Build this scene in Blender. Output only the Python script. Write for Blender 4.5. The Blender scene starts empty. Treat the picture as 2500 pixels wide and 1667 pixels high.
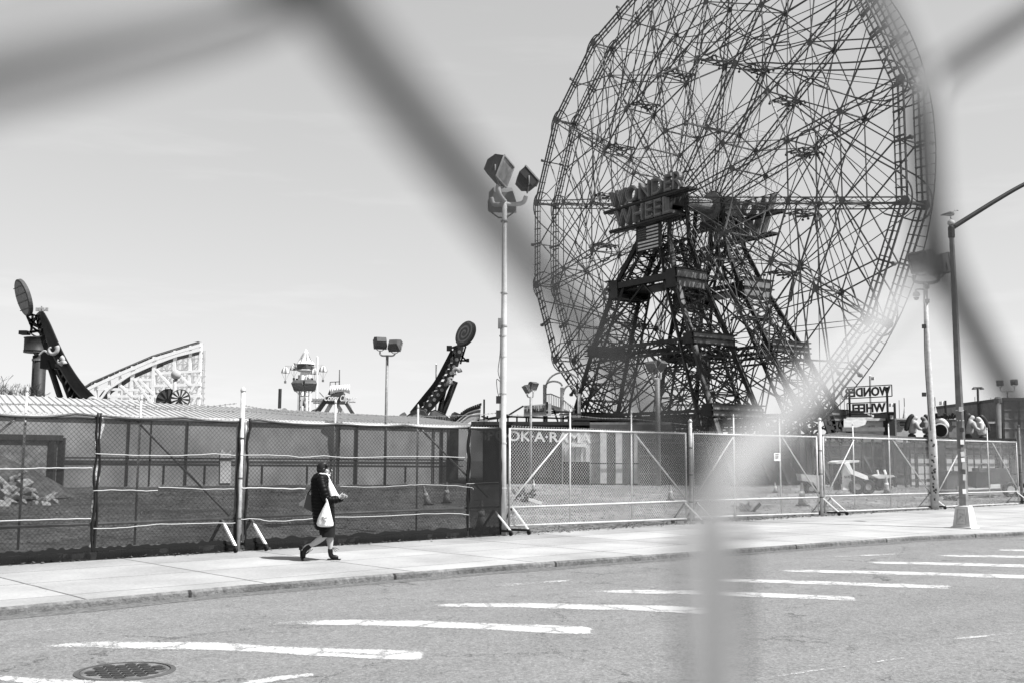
import bpy, bmesh, math, random
from mathutils import Vector, Matrix, noise
random.seed(7)
R = math.radians
sc = bpy.context.scene
C = sc.collection
V = Vector
# ------------------------------------------------------------ camera
FPX = 2551.9; PIT = 0.11331; ROL = 0.00637; EYE = 1.60
fw = V((0, math.cos(PIT), math.sin(PIT))); up0 = V((0, -math.sin(PIT), math.cos(PIT))); rt0 = V((1, 0, 0))
rt = rt0*math.cos(ROL)+up0*math.sin(ROL); up = up0*math.cos(ROL)-rt0*math.sin(ROL)
cam_d = bpy.data.cameras.new('camera'); cam = bpy.data.objects.new('camera', cam_d); C.objects.link(cam); sc.camera = cam
cam.matrix_world = Matrix(((rt.x, up.x, -fw.x, 0), (rt.y, up.y, -fw.y, 0), (rt.z, up.z, -fw.z, EYE), (0, 0, 0, 1)))
cam_d.sensor_width = 36; cam_d.lens = FPX*36/2500
cam_d.clip_start = 0.01; cam_d.clip_end = 6000
cam_d.dof.use_dof = True; cam_d.dof.focus_distance = 45; cam_d.dof.aperture_fstop = 7.2
# ------------------------------------------------------------ light: hazy spring sun from the right, behind the camera
SUN_EL = R(54); sd = V((0.91, -0.42, 0)).normalized()
sun_dir = V((sd.x*math.cos(SUN_EL), sd.y*math.cos(SUN_EL), math.sin(SUN_EL)))
sun_d = bpy.data.lights.new('sun', 'SUN'); sun_d.energy = 4.8; sun_d.angle = R(0.5); sun_d.color = (1, 1, 1)
sun = bpy.data.objects.new('sun', sun_d); C.objects.link(sun)
sun.rotation_euler = (-sun_dir).to_track_quat('-Z', 'Y').to_euler()
w = bpy.data.worlds.new("World"); sc.world = w; w.use_nodes = True
nt = w.node_tree; nt.nodes.clear()
def N(nt, t, **k):
    n = nt.nodes.new(t)
    for a, b in k.items(): setattr(n, a, b)
    return n
sky = N(nt, 'ShaderNodeTexSky', sky_type='NISHITA'); sky.sun_disc = False
sky.sun_elevation = SUN_EL; sky.sun_rotation = math.atan2(sd.x, sd.y)
sky.air_density = 1.0; sky.dust_density = 0.6; sky.ozone_density = 1.0
bw = N(nt, 'ShaderNodeRGBToBW'); nt.links.new(sky.outputs[0], bw.inputs[0])
# thin cirrus streaks high in the air
tc = N(nt, 'ShaderNodeTexCoord'); mp = N(nt, 'ShaderNodeMapping'); mp.inputs['Scale'].default_value = (2.0, 2.0, 16.0); mp.inputs['Rotation'].default_value = (0, R(-9), 0)
nt.links.new(tc.outputs['Generated'], mp.inputs[0])
cn = N(nt, 'ShaderNodeTexNoise'); cn.inputs['Scale'].default_value = 1.1; cn.inputs['Detail'].default_value = 7; cn.inputs['Roughness'].default_value = .62
nt.links.new(mp.outputs[0], cn.inputs[0])
cr = N(nt, 'ShaderNodeMapRange'); cr.inputs[1].default_value = .54; cr.inputs[2].default_value = .80; cr.inputs[3].default_value = 1.0; cr.inputs[4].default_value = 1.14
nt.links.new(cn.outputs[0], cr.inputs[0])
pw = N(nt, 'ShaderNodeMath', operation='POWER'); pw.inputs[1].default_value = .42; nt.links.new(bw.outputs[0], pw.inputs[0])
mu = N(nt, 'ShaderNodeMath', operation='MULTIPLY'); nt.links.new(pw.outputs[0], mu.inputs[0]); nt.links.new(cr.outputs[0], mu.inputs[1])
bg = N(nt, 'ShaderNodeBackground'); bg.inputs[1].default_value = 0.212
wo = N(nt, 'ShaderNodeOutputWorld'); nt.links.new(mu.outputs[0], bg.inputs[0]); nt.links.new(bg.outputs[0], wo.inputs[0])
sc.view_settings.view_transform = 'Standard'; sc.view_settings.look = 'None'
sc.view_settings.exposure = 1.0; sc.view_settings.gamma = 1
# ------------------------------------------------------------ layout helpers (metres; x right, y away, z up; pavement z = 0)
def ray(px, py): return fw + rt*((px-1250)/FPX) + up*((833.5-py)/FPX)
O = V((0, 0, EYE))
def G(px, py, z=0.0):
    d = ray(px, py); return O + d*((z-EYE)/d.z)
def at(px, py, Y):
    d = ray(px, py); return O + d*(Y/d.y)
# ------------------------------------------------------------ materials
ALB = .72
def gmat(name, g, rough=.8, metal=0., var=.0, scale=3., bump=0., bscale=None, detail=6, spec=None, alpha=None, var2=0., scale2=.3):
    m = bpy.data.materials.new(name); m.use_nodes = True; t = m.node_tree; b = t.nodes['Principled BSDF']
    g *= ALB
    b.inputs['Roughness'].default_value = rough; b.inputs['Metallic'].default_value = metal
    b.inputs['Specular IOR Level'].default_value = .5 if rough < .35 else .22
    if spec is not None: b.inputs['Specular IOR Level'].default_value = spec
    b.inputs['Base Color'].default_value = (g, g, g, 1)
    co = N(t, 'ShaderNodeTexCoord')
    if var:
        n1 = N(t, 'ShaderNodeTexNoise'); n1.inputs['Scale'].default_value = scale; n1.inputs['Detail'].default_value = detail; n1.inputs['Roughness'].default_value = .65
        t.links.new(co.outputs['Object'], n1.inputs[0])
        mr = N(t, 'ShaderNodeMapRange'); mr.inputs[1].default_value = .3; mr.inputs[2].default_value = .7
        mr.inputs[3].default_value = g*(1-var); mr.inputs[4].default_value = g*(1+var)
        t.links.new(n1.outputs[0], mr.inputs[0]); out = mr.outputs[0]
        if var2:
            n2 = N(t, 'ShaderNodeTexNoise'); n2.inputs['Scale'].default_value = scale2; n2.inputs['Detail'].default_value = 4
            t.links.new(co.outputs['Object'], n2.inputs[0])
            m2 = N(t, 'ShaderNodeMapRange'); m2.inputs[1].default_value = .35; m2.inputs[2].default_value = .65
            m2.inputs[3].default_value = 1-var2; m2.inputs[4].default_value = 1+var2*.6
            t.links.new(n2.outputs[0], m2.inputs[0])
            mm = N(t, 'ShaderNodeMath', operation='MULTIPLY'); t.links.new(out, mm.inputs[0]); t.links.new(m2.outputs[0], mm.inputs[1]); out = mm.outputs[0]
        t.links.new(out, b.inputs['Base Color'])
    if bump:
        n3 = N(t, 'ShaderNodeTexNoise'); n3.inputs['Scale'].default_value = bscale or scale*4; n3.inputs['Detail'].default_value = 4
        t.links.new(co.outputs['Object'], n3.inputs[0])
        bp = N(t, 'ShaderNodeBump'); bp.inputs['Strength'].default_value = bump; bp.inputs['Distance'].default_value = .02
        t.links.new(n3.outputs[0], bp.inputs['Height']); t.links.new(bp.outputs[0], b.inputs['Normal'])
    if alpha is not None: b.inputs['Alpha'].default_value = alpha
    return m
M = {}
M['galv'] = gmat('galvanised_steel', .62, .45, .15, .25, 9)
M['galvdark'] = gmat('weathered_steel', .26, .55, .2, .35, 7)
M['wire'] = gmat('chain_wire', .60, .45, .1, .15, 4)
M['shadewire'] = gmat('shade_toned_chain_wire', .16, .5, .1, .3, 4)  # darker copy of the chain wire, netting shade put into its colour
M['nearwire'] = gmat('near_wire', .085, .40, .85, .3, 60)
M['black'] = gmat('black_paint', .012, .55)
M['dark'] = gmat('dark_paint', .035, .55, 0, .3, 5)
M['steel'] = gmat('wheel_steel', .105, .45, .1, .45, 2.2)
M['steelhi'] = gmat('pale_wheel_steel', .34, .45, .1, .4, 1.5)  # paler tone for some of the bracing bars
M['tower'] = gmat('tower_steel', .022, .5, .0, .5, 1.4)
M['towerpl'] = gmat('tower_plate', .17, .7, .0, .6, 1.1)
M['white'] = gmat('white_paint', .96, .6, 0, .12, 4)
M['offwhite'] = gmat('dirty_white', .62, .7, 0, .25, 2.5)
M['lgrey'] = gmat('light_grey', .45, .7, 0, .2, 3)
M['mgrey'] = gmat('mid_grey', .22, .7, 0, .25, 3)
M['dgrey'] = gmat('dark_grey', .09, .7, 0, .3, 3)
M['wall'] = gmat('stucco_wall', .54, .9, 0, .16, .8, .2, 30, var2=.15, scale2=.15)
M['roof'] = gmat('metal_roofing', .55, .45, .2, .12, .6)
M['facade'] = gmat('facade_boards', .045, .8, 0, .3, 1.2)
M['glass'] = gmat('lamp_glass', .20, .12, 0, .4, 6)
M['coat'] = gmat('down_coat', .004, .5, 0, 0, 1, .0, spec=None)
M['coat'].node_tree.nodes['Principled BSDF'].inputs['Specular IOR Level'].default_value = .10
M['cloth'] = gmat('dark_cloth', .01, .9)
M['skin'] = gmat('skin', .50, .5, 0, .06, 20)
M['hair'] = gmat('hair', .022, .4, 0, .5, 60)
M['scarf'] = gmat('scarf', .82, .9, 0, .1, 30, .4, 60)
M['plastic'] = gmat('plastic_bag', .85, .3, 0, .06, 14, .5, 40)
M['boot'] = gmat('boot_leather', .012, .4)
M['bag'] = gmat('grey_bag', .09, .6)
M['rope'] = gmat('rope', .58, .9, 0, .1, 20)
M['rubble'] = gmat('broken_concrete', .5, .95, 0, .35, 4, .6, 12)
M['rubber'] = gmat('rubber', .02, .8)
M['cone'] = gmat('cone', .33, .6, 0, .2, 9)
M['bark'] = gmat('bark', .12, .95, 0, .4, 9)
M['litter'] = gmat('litter', .10, .95, 0, .6, 14)
M['gull'] = gmat('gull_feather', .42, .8, 0, .5, 18)
# ------------------------------------------------------------ mesh builder
class MB:
    def __init__(s): s.v = []; s.f = []; s.m = []; s.mi = 0
    def add(s, vs, fs):
        o = len(s.v); s.v += [tuple(q) for q in vs]; s.f += [tuple(i+o for i in q) for q in fs]; s.m += [s.mi]*len(fs); return s
    def bar(s, a, b, w, h=None, upv=None):
        a = V(a); b = V(b); d = b-a
        if d.length < 1e-6: return s
        d.normalize(); h = h or w
        u = V(upv) if upv else (V((0, 0, 1)) if abs(d.z) < .95 else V((1, 0, 0)))
        x = d.cross(u).normalized()*(w/2); y = x.cross(d).normalized()*(h/2)
        vs = [a-x-y, a+x-y, a+x+y, a-x+y, b-x-y, b+x-y, b+x+y, b-x+y]
        return s.add(vs, [(0, 1, 5, 4), (1, 2, 6, 5), (2, 3, 7, 6), (3, 0, 4, 7), (3, 2, 1, 0), (4, 5, 6, 7)])
    def tube(s, pts, r, n=8, cap=True, flat=None):
        pts = [V(p) for p in pts]; k = len(pts)
        rs = r if isinstance(r, (list, tuple)) else [r]*k
        vs = []; fs = []; ref = None
        for i, p in enumerate(pts):
            d = (pts[min(i+1, k-1)]-pts[max(i-1, 0)]).normalized()
            if ref is None: ref = V((0, 0, 1)) if abs(d.z) < .9 else V((1, 0, 0))
            x = ref-d*ref.dot(d); x.normalize(); ref = x; y = d.cross(x)
            rr = rs[i]; ra, rb = rr if isinstance(rr, (list, tuple)) else (rr, rr)
            for j in range(n):
                a = 2*math.pi*j/n; vs.append(p+x*(ra*math.cos(a))+y*(rb*math.sin(a)))
        for i in range(k-1):
            for j in range(n):
                a = i*n+j; b = i*n+(j+1) % n; fs.append((a, b, b+n, a+n))
        if cap: fs.append(tuple(range(n-1, -1, -1))); fs.append(tuple((k-1)*n+j for j in range(n)))
        return s.add(vs, fs)
    def box(s, c, size, rot=None):
        c = V(c); x, y, z = [q/2 for q in size]; rot = rot or Matrix.Identity(3)
        vs = [c+rot @ V((a*x, b*y, e*z)) for a, b, e in ((-1, -1, -1), (1, -1, -1), (1, 1, -1), (-1, 1, -1), (-1, -1, 1), (1, -1, 1), (1, 1, 1), (-1, 1, 1))]
        return s.add(vs, [(3, 2, 1, 0), (4, 5, 6, 7), (0, 1, 5, 4), (1, 2, 6, 5), (2, 3, 7, 6), (3, 0, 4, 7)])
    def prism(s, pts, ext):
        pts = [V(p) for p in pts]; n = len(pts); e = V(ext)
        vs = pts+[p+e for p in pts]
        return s.add(vs, [tuple(range(n-1, -1, -1)), tuple(range(n, 2*n))]+[(i, (i+1) % n, (i+1) % n+n, i+n) for i in range(n)])
    def lathe(s, c, prof, n=16, axis=None):
        c = V(c); q = (V(axis).to_track_quat('Z', 'Y').to_matrix() if axis else Matrix.Identity(3)); k = len(prof)
        vs = [c+q @ V((r*math.cos(2*math.pi*j/n), r*math.sin(2*math.pi*j/n), z)) for r, z in prof for j in range(n)]
        fs = [(i*n+j, i*n+(j+1) % n, (i+1)*n+(j+1) % n, (i+1)*n+j) for i in range(k-1) for j in range(n)]
        fs += [tuple(range(n-1, -1, -1)), tuple((k-1)*n+j for j in range(n))]
        return s.add(vs, fs)
    def mesh(s, me, mat=None):
        mat = mat or Matrix.Identity(4)
        return s.add([mat @ q.co for q in me.vertices], [tuple(p.vertices) for p in me.polygons])
    def build(s, name, mat, parent=None, smooth=False, auto=False):
        me = bpy.data.meshes.new(name); me.from_pydata(s.v, [], s.f)
        mats = mat if isinstance(mat, (list, tuple)) else [mat]
        for m in mats: me.materials.append(m)
        if len(mats) > 1: me.polygons.foreach_set('material_index', s.m)
        if smooth: me.polygons.foreach_set('use_smooth', [True]*len(me.polygons))
        me.update()
        o = bpy.data.objects.new(name, me); C.objects.link(o)
        if parent:
            o.parent = parent; o.matrix_parent_inverse = PM(parent).inverted()
        return o
def PM(o):
    m = Matrix.LocRotScale(o.location, o.rotation_euler, o.scale)
    return (PM(o.parent) @ o.matrix_parent_inverse @ m) if o.parent else m
def tag(o, label, cat, group=None, kind=None):
    if label: o['label'] = label
    if cat: o['category'] = cat
    if group: o['group'] = group
    if kind: o['kind'] = kind
    return o
def thing(name, loc, label, cat, group=None):
    o = bpy.data.objects.new(name, None); C.objects.link(o); o.location = loc; o.empty_display_size = .3
    return tag(o, label, cat, group)
def plab(o, label): o['label'] = label; return o
def copy_tree(o, parent=None):
    c = o.copy(); C.objects.link(c)
    if parent: c.parent = parent
    for ch in list(o.children): copy_tree(ch, c)
    return c
def text_mesh(body, size=1., extrude=.05, offset=0., shear=0., sp=1., align='LEFT'):
    cu = bpy.data.curves.new('t', 'FONT'); cu.body = body; cu.size = size; cu.extrude = extrude; cu.offset = offset; cu.shear = shear; cu.space_character = sp
    cu.align_x = align; cu.resolution_u = 3
    o = bpy.data.objects.new('t', cu); C.objects.link(o)
    me = bpy.data.meshes.new_from_object(o.evaluated_get(bpy.context.evaluated_depsgraph_get()))
    bpy.data.objects.remove(o); return me
def put_text(mb, body, p0, xdir, updir, height, length=None, depth=.05, offset=0., shear=0., mirror=False):
    """writes body from p0 along xdir with the given cap height and total length"""
    me = text_mesh(body, 1., .5, offset, shear)
    xs = [q.co.x for q in me.vertices]; ys = [q.co.y for q in me.vertices]
    x0, x1 = min(xs), max(xs); y0 = 0 if shear else min(ys); y1 = max(ys)
    L = length or (x1-x0)*height/(y1-y0)
    X = V(xdir).normalized(); U = V(updir).normalized(); Z = X.cross(U)
    for q in me.vertices:
        q.co = V(p0)+X*((q.co.x-x0)/(x1-x0)*L)+U*((q.co.y-y0)/(y1-y0)*height)+Z*(q.co.z*depth)
    mb.mesh(me)
def skin(name, nodes, edges, mat, parent=None, sub=2, root=0):
    """one continuous surface grown round a skeleton: nodes [(xyz, rx, ry)]"""
    me = bpy.data.meshes.new(name+'_s'); me.from_pydata([n[0] for n in nodes], edges, [])
    o = bpy.data.objects.new(name+'_s', me); C.objects.link(o)
    md = o.modifiers.new('s', 'SKIN'); md.use_smooth_shade = True
    for i, n in enumerate(nodes):
        sv = me.skin_vertices[0].data[i]; sv.radius = (n[1], n[2] if len(n) > 2 else n[1]); sv.use_root = (i == root)
    sb = o.modifiers.new('u', 'SUBSURF'); sb.levels = sub; sb.render_levels = sub
    m2 = bpy.data.meshes.new_from_object(o.evaluated_get(bpy.context.evaluated_depsgraph_get()))
    bpy.data.objects.remove(o); m2.name = name; m2.materials.clear(); m2.materials.append(mat)
    m2.polygons.foreach_set('use_smooth', [True]*len(m2.polygons))
    r = bpy.data.objects.new(name, m2); C.objects.link(r)
    if parent: r.parent = parent; r.matrix_parent_inverse = PM(parent).inverted()
    return r
def cat(p, q, t): return V(p).lerp(V(q), t)
def spline(pts, n=6):
    pts = [V(p) for p in pts]; out = []
    for i in range(len(pts)-1):
        p0 = pts[max(i-1, 0)]; p1 = pts[i]; p2 = pts[i+1]; p3 = pts[min(i+2, len(pts)-1)]
        for k in range(n):
            t = k/n; out.append(.5*((2*p1)+(p2-p0)*t+(2*p0-5*p1+4*p2-p3)*t*t+(3*p1-p0-3*p2+p3)*t**3))
    out.append(pts[-1]); return out
#@@ROAD
# ============================================================ THE SETTING
def sheet(name, pts, z, mat, sub=None):
    mb = MB(); mb.add([(p[0], p[1], z) for p in pts], [tuple(range(len(pts)))]); o = mb.build(name, mat); o['kind'] = 'structure'; return o
def math_v(t, vec, col, k):
    m = N(t, 'ShaderNodeVectorMath', operation='MULTIPLY_ADD'); t.links.new(col, m.inputs[0]); m.inputs[1].default_value = (k, k, k); t.links.new(vec, m.inputs[2]); return m.outputs[0]
# fence line
FA = G(0, 1379); FB = G(2480, 1230); FD = (FB-FA).normalized(); FN = V((FD.y, -FD.x, 0))   # FN points to the street
def FP(px, py, off=0.):
    """fence plane: (distance along the fence, height) seen at px, py"""
    d = ray(px, py); k = (FA+FN*off-O).dot(FN)/d.dot(FN); P = O+d*k; return (P-FA).dot(FD), P.z
def F(u, z=0., off=0.): return V((FA.x, FA.y, 0))+FD*u+FN*off+V((0, 0, z))
asph = bpy.data.materials.new('asphalt'); asph.use_nodes = True; t = asph.node_tree; b = t.nodes['Principled BSDF']; b.inputs['Roughness'].default_value = .88; b.inputs['Specular IOR Level'].default_value = .25
def mth(op, a, bb=None, c=None):
    n = N(t, 'ShaderNodeMath', operation=op)
    for i, q in enumerate((a, bb, c)):
        if q is None: continue
        if isinstance(q, (int, float)): n.inputs[i].default_value = q
        else: t.links.new(q, n.inputs[i])
    return n.outputs[0]
co = N(t, 'ShaderNodeTexCoord'); rot = N(t, 'ShaderNodeMapping'); rot.inputs['Rotation'].default_value = (0, 0, -math.atan2(FD.y, FD.x)); t.links.new(co.outputs['Object'], rot.inputs[0])
def nz(scale, det=6, vec=None, rough=.65):
    n = N(t, 'ShaderNodeTexNoise'); n.inputs['Scale'].default_value = scale; n.inputs['Detail'].default_value = det; n.inputs['Roughness'].default_value = rough; t.links.new(vec or rot.outputs[0], n.inputs[0]); return n
fine = nz(40, 6); mid = nz(9, 6); big = nz(.55, 4)
stt = N(t, 'ShaderNodeMapping'); stt.inputs['Scale'].default_value = (.10, 1.3, 1); t.links.new(rot.outputs[0], stt.inputs[0]); lane = nz(1.0, 5, stt.outputs[0])
agg = N(t, 'ShaderNodeTexVoronoi'); agg.inputs['Scale'].default_value = 75; t.links.new(rot.outputs[0], agg.inputs[0])
v = mth('MULTIPLY_ADD', mth('SUBTRACT', fine.outputs[0], .5), .36, .150)
v = mth('MULTIPLY_ADD', mth('SUBTRACT', mid.outputs[0], .5), .085, v); v = mth('MULTIPLY_ADD', mth('SUBTRACT', big.outputs[0], .5), .055, v); v = mth('MULTIPLY_ADD', mth('SUBTRACT', lane.outputs[0], .5), .075, v)
chip = mth('MULTIPLY', mth('LESS_THAN', agg.outputs['Distance'], .22), mth('GREATER_THAN', fine.outputs[0], .56)); v = mth('MULTIPLY_ADD', chip, .12, v)
wp = N(t, 'ShaderNodeVectorMath', operation='MULTIPLY_ADD'); t.links.new(mid.outputs['Color'], wp.inputs[0]); wp.inputs[1].default_value = (.5, .5, 0); t.links.new(rot.outputs[0], wp.inputs[2])
ck = N(t, 'ShaderNodeTexVoronoi', feature='DISTANCE_TO_EDGE'); ck.inputs['Scale'].default_value = .55; t.links.new(wp.outputs[0], ck.inputs[0])
crack = mth('MULTIPLY', mth('LESS_THAN', ck.outputs['Distance'], .006), mth('GREATER_THAN', nz(.8, 3).outputs[0], .52)); v = mth('MULTIPLY', v, mth('MULTIPLY_ADD', crack, -.5, 1.0))
sp = nz(1.9, 3); st_ = N(t, 'ShaderNodeMapRange'); st_.inputs[1].default_value = .66; st_.inputs[2].default_value = .74; st_.inputs[3].default_value = 1; st_.inputs[4].default_value = .72; t.links.new(sp.outputs[0], st_.inputs[0]); v = mth('MULTIPLY', v, st_.outputs[0])
t.links.new(v, b.inputs['Base Color'])
bp = N(t, 'ShaderNodeBump'); bp.inputs['Strength'].default_value = .7; bp.inputs['Distance'].default_value = .012; t.links.new(fine.outputs[0], bp.inputs['Height']); t.links.new(bp.outputs[0], b.inputs['Normal'])
dirt = gmat('dirt', .16, .95, 0, .75, 4, 1.0, 16, detail=10, var2=.45, scale2=.25)
far = gmat('far_ground', .2, .95, 0, .3, .2)
# kerb polyline at road level
KB = [G(*p, z=-.085) for p in ((0, 1503), (600, 1445), (1250, 1391), (1750, 1354), (2238, 1318), (2500, 1306))]
d0 = (KB[1]-KB[0]).normalized(); KB = [KB[0]-d0*60]+KB+[KB[-1]+(KB[-1]-KB[-2]).normalized()*5, KB[-1]+FD*60]
KB = [V((p.x, p.y, 0)) for p in KB]
ground = sheet('ground', [(-3000, -500), (3000, -500), (3000, 4500), (-3000, 4500)], -.30, far)
sheet('road', [(-120, -120), (150, -120), (160, 140), (-60, 70), (-120, 0)], -.085, asph)
# pavement: own axes along the fence so slabs run with it
pm = bpy.data.materials.new('concrete_pavement'); pm.use_nodes = True; t = pm.node_tree; b = t.nodes['Principled BSDF']; b.inputs['Roughness'].default_value = .9
co = N(t, 'ShaderNodeTexCoord'); sx = N(t, 'ShaderNodeSeparateXYZ'); t.links.new(co.outputs['Object'], sx.inputs[0])
def math_(t, op, a, bb=None, c=None):
    n = N(t, 'ShaderNodeMath', operation=op)
    for i, q in enumerate((a, bb, c)):
        if q is None: continue
        if isinstance(q, (int, float)): n.inputs[i].default_value = q
        else: t.links.new(q, n.inputs[i])
    return n.outputs[0]
def joint(src, spacing, off, wd):
    a = math_(t, 'ADD', src, off); m_ = math_(t, 'PINGPONG', a, spacing/2); return math_(t, 'GREATER_THAN', m_, wd)
wob = N(t, 'ShaderNodeTexNoise'); wob.inputs['Scale'].default_value = 1.5; t.links.new(co.outputs['Object'], wob.inputs[0])
wx = math_(t, 'MULTIPLY_ADD', wob.outputs[0], .05, sx.outputs[0])
j1 = joint(wx, 2.35, .5, .018); j2 = joint(math_(t, 'MULTIPLY_ADD', wob.outputs[0], .03, sx.outputs[1]), 1.45, .25, .012)
jj = math_(t, 'MULTIPLY', j1, j2)
sl = N(t, 'ShaderNodeCombineXYZ'); t.links.new(math_(t, 'FLOOR', math_(t, 'DIVIDE', math_(t, 'ADD', wx, .5), 2.35)), sl.inputs[0]); t.links.new(math_(t, 'FLOOR', math_(t, 'DIVIDE', math_(t, 'ADD', sx.outputs[1], .25), 1.45)), sl.inputs[1])
wn = N(t, 'ShaderNodeTexWhiteNoise'); t.links.new(sl.outputs[0], wn.inputs[0])
tone = N(t, 'ShaderNodeMapRange'); tone.inputs[3].default_value = .245; tone.inputs[4].default_value = .30; t.links.new(wn.outputs[0], tone.inputs[0])
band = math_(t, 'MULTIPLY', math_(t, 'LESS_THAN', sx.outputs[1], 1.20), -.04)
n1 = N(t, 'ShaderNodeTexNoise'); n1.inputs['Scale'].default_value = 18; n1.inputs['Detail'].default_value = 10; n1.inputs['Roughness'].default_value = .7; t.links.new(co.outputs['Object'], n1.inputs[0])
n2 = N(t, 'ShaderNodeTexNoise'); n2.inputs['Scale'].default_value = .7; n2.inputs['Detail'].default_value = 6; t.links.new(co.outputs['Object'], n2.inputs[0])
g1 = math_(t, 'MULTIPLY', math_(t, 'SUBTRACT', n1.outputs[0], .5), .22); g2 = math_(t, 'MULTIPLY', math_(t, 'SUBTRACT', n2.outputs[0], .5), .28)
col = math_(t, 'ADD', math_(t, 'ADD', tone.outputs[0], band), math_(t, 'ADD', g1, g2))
gum = N(t, 'ShaderNodeTexVoronoi'); gum.inputs['Scale'].default_value = 2.6; t.links.new(co.outputs['Object'], gum.inputs[0])
gm = math_(t, 'GREATER_THAN', gum.outputs['Distance'], .045); gm2 = math_(t, 'MULTIPLY_ADD', gm, .45, .55)
col = math_(t, 'MULTIPLY', math_(t, 'MULTIPLY', col, math_(t, 'MULTIPLY_ADD', jj, .72, .28)), gm2)
t.links.new(col, b.inputs['Base Color'])
bp = N(t, 'ShaderNodeBump'); bp.inputs['Strength'].default_value = .35; bp.inputs['Distance'].default_value = .01; t.links.new(n1.outputs[0], bp.inputs['Height']); t.links.new(bp.outputs[0], b.inputs['Normal'])
# fence-side edge is FA..; polygon in local coords (u, v=distance to street)
def loc(p): q = V((p.x, p.y, 0))-V((FA.x, FA.y, 0)); return (q.dot(FD), q.dot(FN))
def offs(P, d):
    out = []
    for i, p in enumerate(P):
        tt = (P[min(i+1, len(P)-1)]-P[max(i-1, 0)]).normalized(); out.append(p+V((-tt.y, tt.x, 0))*d)
    return out
KI = offs(KB, .055)
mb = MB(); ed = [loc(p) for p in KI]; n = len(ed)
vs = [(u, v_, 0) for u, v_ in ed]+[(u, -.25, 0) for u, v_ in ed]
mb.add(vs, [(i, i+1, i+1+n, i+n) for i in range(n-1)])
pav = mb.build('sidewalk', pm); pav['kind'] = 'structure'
pav.matrix_world = Matrix(((FD.x, FN.x, 0, FA.x), (FD.y, FN.y, 0, FA.y), (0, 0, 1, 0), (0, 0, 0, 1)))
# kerb: stones of ragged length with worn tops
mb = MB(); pts = []
for i in range(1, len(KB)-2):
    a, b_ = KB[i], KB[i+1]; k = max(1, int((b_-a).length/.09))
    for j in range(k): pts.append(a.lerp(b_, j/k))
pts = [KB[0]]+pts+[KB[-1]]; inn = offs(pts, .055)
rings = []
for i, (p, q) in enumerate(zip(pts, inn)):
    x = (p-q).normalized()
    h = noise.noise(V((i*.11, 3, 0)))*.012+noise.noise(V((i*.5, 9, 0)))*.010
    chip = max(0, noise.noise(V((i*.33, 40, 0)))-.38)*.16
    o_ = noise.noise(V((i*.27, 77, 0)))*.014
    rings.append([p+x*(.012+o_)+V((0, 0, -.2)), p+x*(o_+.008)+V((0, 0, -.022-chip*.5)), p+x*(o_*.6-.004-chip*.3)+V((0, 0, -.006+h*.6-chip)), p-x*(.022+chip*.2)+V((0, 0, .006+h*.5-chip*.3)), q+V((0, 0, .003)), q+V((0, 0, -.1))])
vs = [v_ for r_ in rings for v_ in r_]; m_ = 6
fs = [(i*m_+j, (i+1)*m_+j, (i+1)*m_+j+1, i*m_+j+1) for i in range(len(rings)-1) for j in range(m_-1)]
mb.add(vs, fs)
kmat = gmat('kerb_stone', .17, .92, 0, .5, 12, .8, 30, detail=9, var2=.25, scale2=1.2); t = kmat.node_tree; b = t.nodes['Principled BSDF']; co = N(t, 'ShaderNodeTexCoord'); dp = N(t, 'ShaderNodeVectorMath', operation='DOT_PRODUCT'); dp.inputs[1].default_value = FD; t.links.new(co.outputs['Object'], dp.inputs[0])
jn = math_(t, 'MULTIPLY_ADD', math_(t, 'GREATER_THAN', math_(t, 'PINGPONG', dp.outputs['Value'], 1.53), .022), .75, .25); lk = b.inputs['Base Color'].links[0].from_socket; t.links.new(math_(t, 'MULTIPLY', lk, jn), b.inputs['Base Color'])
kb = mb.build('kerb', kmat or gmat('kerb_stone', .17, .92, 0, .5, 12, .8, 30, detail=9, var2=.25, scale2=1.2)); kb['kind'] = 'structure'
gut = MB(); a0 = offs(pts, -.02); a1 = offs(pts, -.30); k = len(pts)
for i in range(k): a1[i] += (a1[i]-a0[i])*(.35*noise.noise(V((i*.05, 5, 0))))
gut.add([p+V((0, 0, -.080)) for p in a0]+[p+V((0, 0, -.082)) for p in a1], [(i, i+k, i+k+1, i+1) for i in range(k-1)])
gm_ = gmat('gutter_grit', .15, .95, 0, .5, 14, .6, 40, detail=9)
o = gut.build('gutter', gm_); o['kind'] = 'structure'
# near pavement, behind the camera
mb = MB()
nk = V((FN.x, FN.y, 0))*15.5
mb.prism([F(-60)+nk, F(-60)+nk+FN*8, F(90)+nk+FN*8, F(90)+nk], (0, 0, -.2)); o = mb.build('near_sidewalk', gmat('near_concrete', .42, .9, 0, .15, 10, .3)); o['kind'] = 'structure'; o.location.z = 0
# the lot: rough dirt ground behind the fence
mb = MB(); NU, NVv = 260, 90; us = [-25+95*i/NU for i in range(NU+1)]; vv = [-.25-(j/NVv)**1.7*72 for j in range(NVv+1)]
vs = []
for v_ in vv:
    for u in us:
        p = F(u, 0, v_); amp = min(1, (-v_-.25)/1.2)
        z = amp*(.10*noise.fractal(V((p.x*.25, p.y*.25, 0)), 1, 2, 4)+.05*noise.fractal(V((p.x*1.7, p.y*1.7, 4)), 1, 2, 4))
        vs.append(V((p.x, p.y, z-.02)))
mb.add(vs, [(j*(NU+1)+i, j*(NU+1)+i+1, (j+1)*(NU+1)+i+1, (j+1)*(NU+1)+i) for j in range(NVv) for i in range(NU)])
lot = mb.build('lot_ground', dirt, smooth=True); lot['kind'] = 'structure'
o = sheet('park_ground', [F(-80, 0, -60)[:2], F(200, 0, -60)[:2], F(400, 0, -900)[:2], F(-400, 0, -900)[:2]], -.1, far)
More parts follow.
